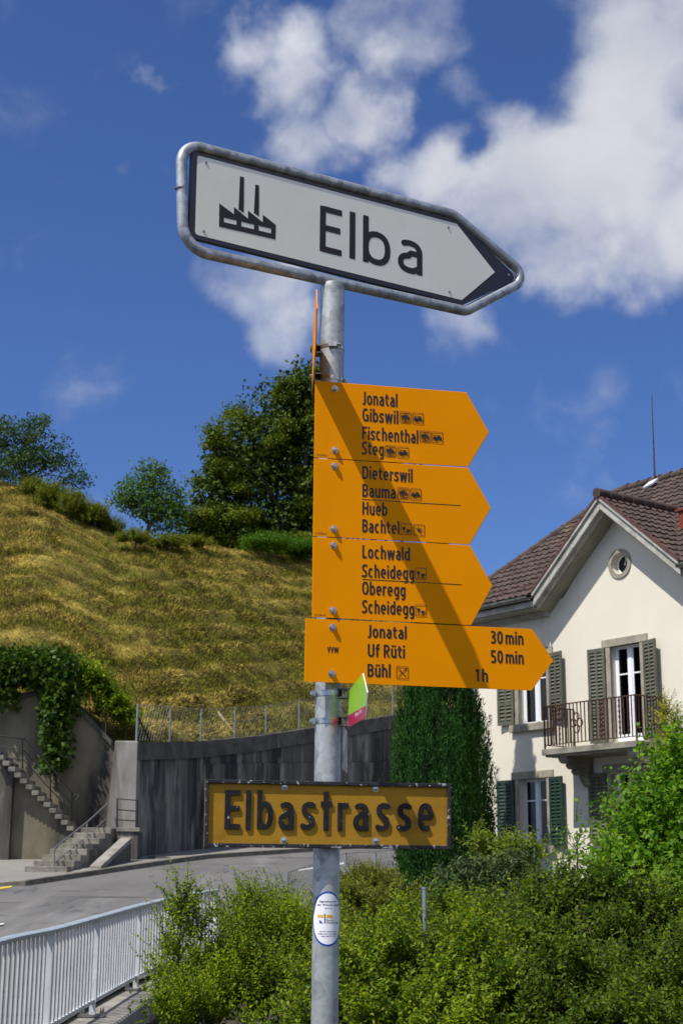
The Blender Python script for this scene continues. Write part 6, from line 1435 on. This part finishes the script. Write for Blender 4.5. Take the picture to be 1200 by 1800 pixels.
bush('gold_conifer', 'golden green conifer bush just right of the post', 'shrub', [px_blob(640, 1585, 21, 50, 40, .8), px_blob(690, 1600, 20.5, 36, 40, .7), px_blob(605, 1610, 20.5, 40, 45, .8), px_blob(655, 1650, 20, 80, 60, .9)], gb(645, 21), LM['gold'], 1900, .26, 16, .075, .026, 121, upw=.5, droop=-.15, stemr=.004, narrow=True, shell=(.3, 1.05), spray=14, fill=80, fillmat=LM['hedgeb'])
bush('rhododendron', 'dark glossy rhododendron below the cypress, right of the metal stake', 'shrub', [px_blob(830, 1575, 21, 70, 55, .9), px_blob(900, 1560, 21.5, 60, 50, .9), px_blob(780, 1600, 20.5, 36, 45, .7), px_blob(940, 1590, 21, 45, 55, .8), px_blob(850, 1640, 20, 120, 60, 1.0)], gb(860, 21.2), LM['rhodo'], 1800, .20, 13, .105, .034, 131, upw=.5, fill=80, stemr=.005, spread=1.3)
bush('lime_shrub', 'light lime-green bush standing in front of the cypress foot', 'shrub', [px_blob(842, 1505, 24.5, 18, 30, .3), px_blob(890, 1510, 24.5, 30, 22, .4), px_blob(930, 1515, 24.5, 22, 18, .3), px_blob(880, 1540, 24.5, 55, 24, .5)], gb(880, 24.6), LM['lime'], 260, .36, 12, .085, .056, 141, upw=.62, stems=8, stemr=.005)
bush('hornbeam_hedge', 'broad mid-green hornbeam bush filling the bottom of the view right of the post', 'shrub',
     [px_blob(660, 1750, 11.6, 70, 80, .7), px_blob(740, 1710, 12.0, 60, 60, .6), px_blob(810, 1760, 11.5, 80, 80, .8), px_blob(880, 1710, 12.2, 60, 70, .6), px_blob(700, 1690, 12.6, 60, 50, .6), px_blob(820, 1660, 13.2, 70, 45, .7), px_blob(600, 1770, 11.2, 50, 60, .6), px_blob(740, 1820, 11, 140, 60, .8), px_blob(640, 1840, 10.8, 100, 60, .8), px_blob(840, 1840, 10.8, 90, 60, .8)],
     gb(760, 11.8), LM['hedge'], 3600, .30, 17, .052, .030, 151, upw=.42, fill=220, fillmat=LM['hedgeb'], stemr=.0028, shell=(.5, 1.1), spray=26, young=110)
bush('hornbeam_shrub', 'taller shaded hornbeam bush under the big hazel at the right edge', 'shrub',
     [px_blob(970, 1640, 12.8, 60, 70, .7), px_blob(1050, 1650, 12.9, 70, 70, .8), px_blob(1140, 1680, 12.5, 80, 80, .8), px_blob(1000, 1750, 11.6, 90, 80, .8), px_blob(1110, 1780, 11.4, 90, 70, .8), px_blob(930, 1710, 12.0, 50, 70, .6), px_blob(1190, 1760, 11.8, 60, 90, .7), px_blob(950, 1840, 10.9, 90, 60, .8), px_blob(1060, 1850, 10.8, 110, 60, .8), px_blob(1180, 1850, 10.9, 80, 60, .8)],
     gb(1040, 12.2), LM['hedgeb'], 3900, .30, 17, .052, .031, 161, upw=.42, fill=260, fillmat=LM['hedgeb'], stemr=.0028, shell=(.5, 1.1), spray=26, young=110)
bush('hazel_shrub', 'big green hazel shrub with large leaves in front of the house at the right edge', 'shrub',
     [px_blob(1150, 1490, 14.5, 50, 90, .7), px_blob(1195, 1400, 14.8, 36, 100, .6), px_blob(1105, 1510, 14.2, 36, 46, .5), px_blob(1085, 1560, 14, 40, 40, .5), px_blob(1160, 1590, 14, 70, 60, .7), px_blob(1210, 1500, 14.8, 50, 120, .7), px_blob(1135, 1430, 14.5, 16, 30, .3)],
     gb(1160, 14.6), LM['hazel'], 900, .40, 12, .080, .060, 171, upw=.42, droop=-.2, fill=60, stemr=.004, shell=(.2, 1.0))
bush('yellow_conifer', 'yellow-tipped conifer rising behind the hazel at the right edge', 'shrub', [px_blob(1170, 1265, 16.5, 8, 30, .12), px_blob(1184, 1310, 16.5, 14, 40, .2), px_blob(1196, 1370, 16.5, 22, 50, .3)], gb(1185, 16.5), LM['yellowtip'], 260, .20, 18, .045, .014, 181, upw=.55, stems=2, fill=30, fillmat=LM['hedge'], stemr=.004, narrow=True)
bush('hazel_sapling', 'thin upright sapling with a few leaves in front of the cream wall', 'sapling', [px_blob(1005, 1505, 15, 10, 40, .12), px_blob(1012, 1465, 15, 4, 22, .05), px_blob(985, 1545, 15, 24, 26, .2)], gb(1000, 15), LM['hazel'], 30, .28, 10, .048, .026, 191, upw=.78, stems=3, stemr=.004)
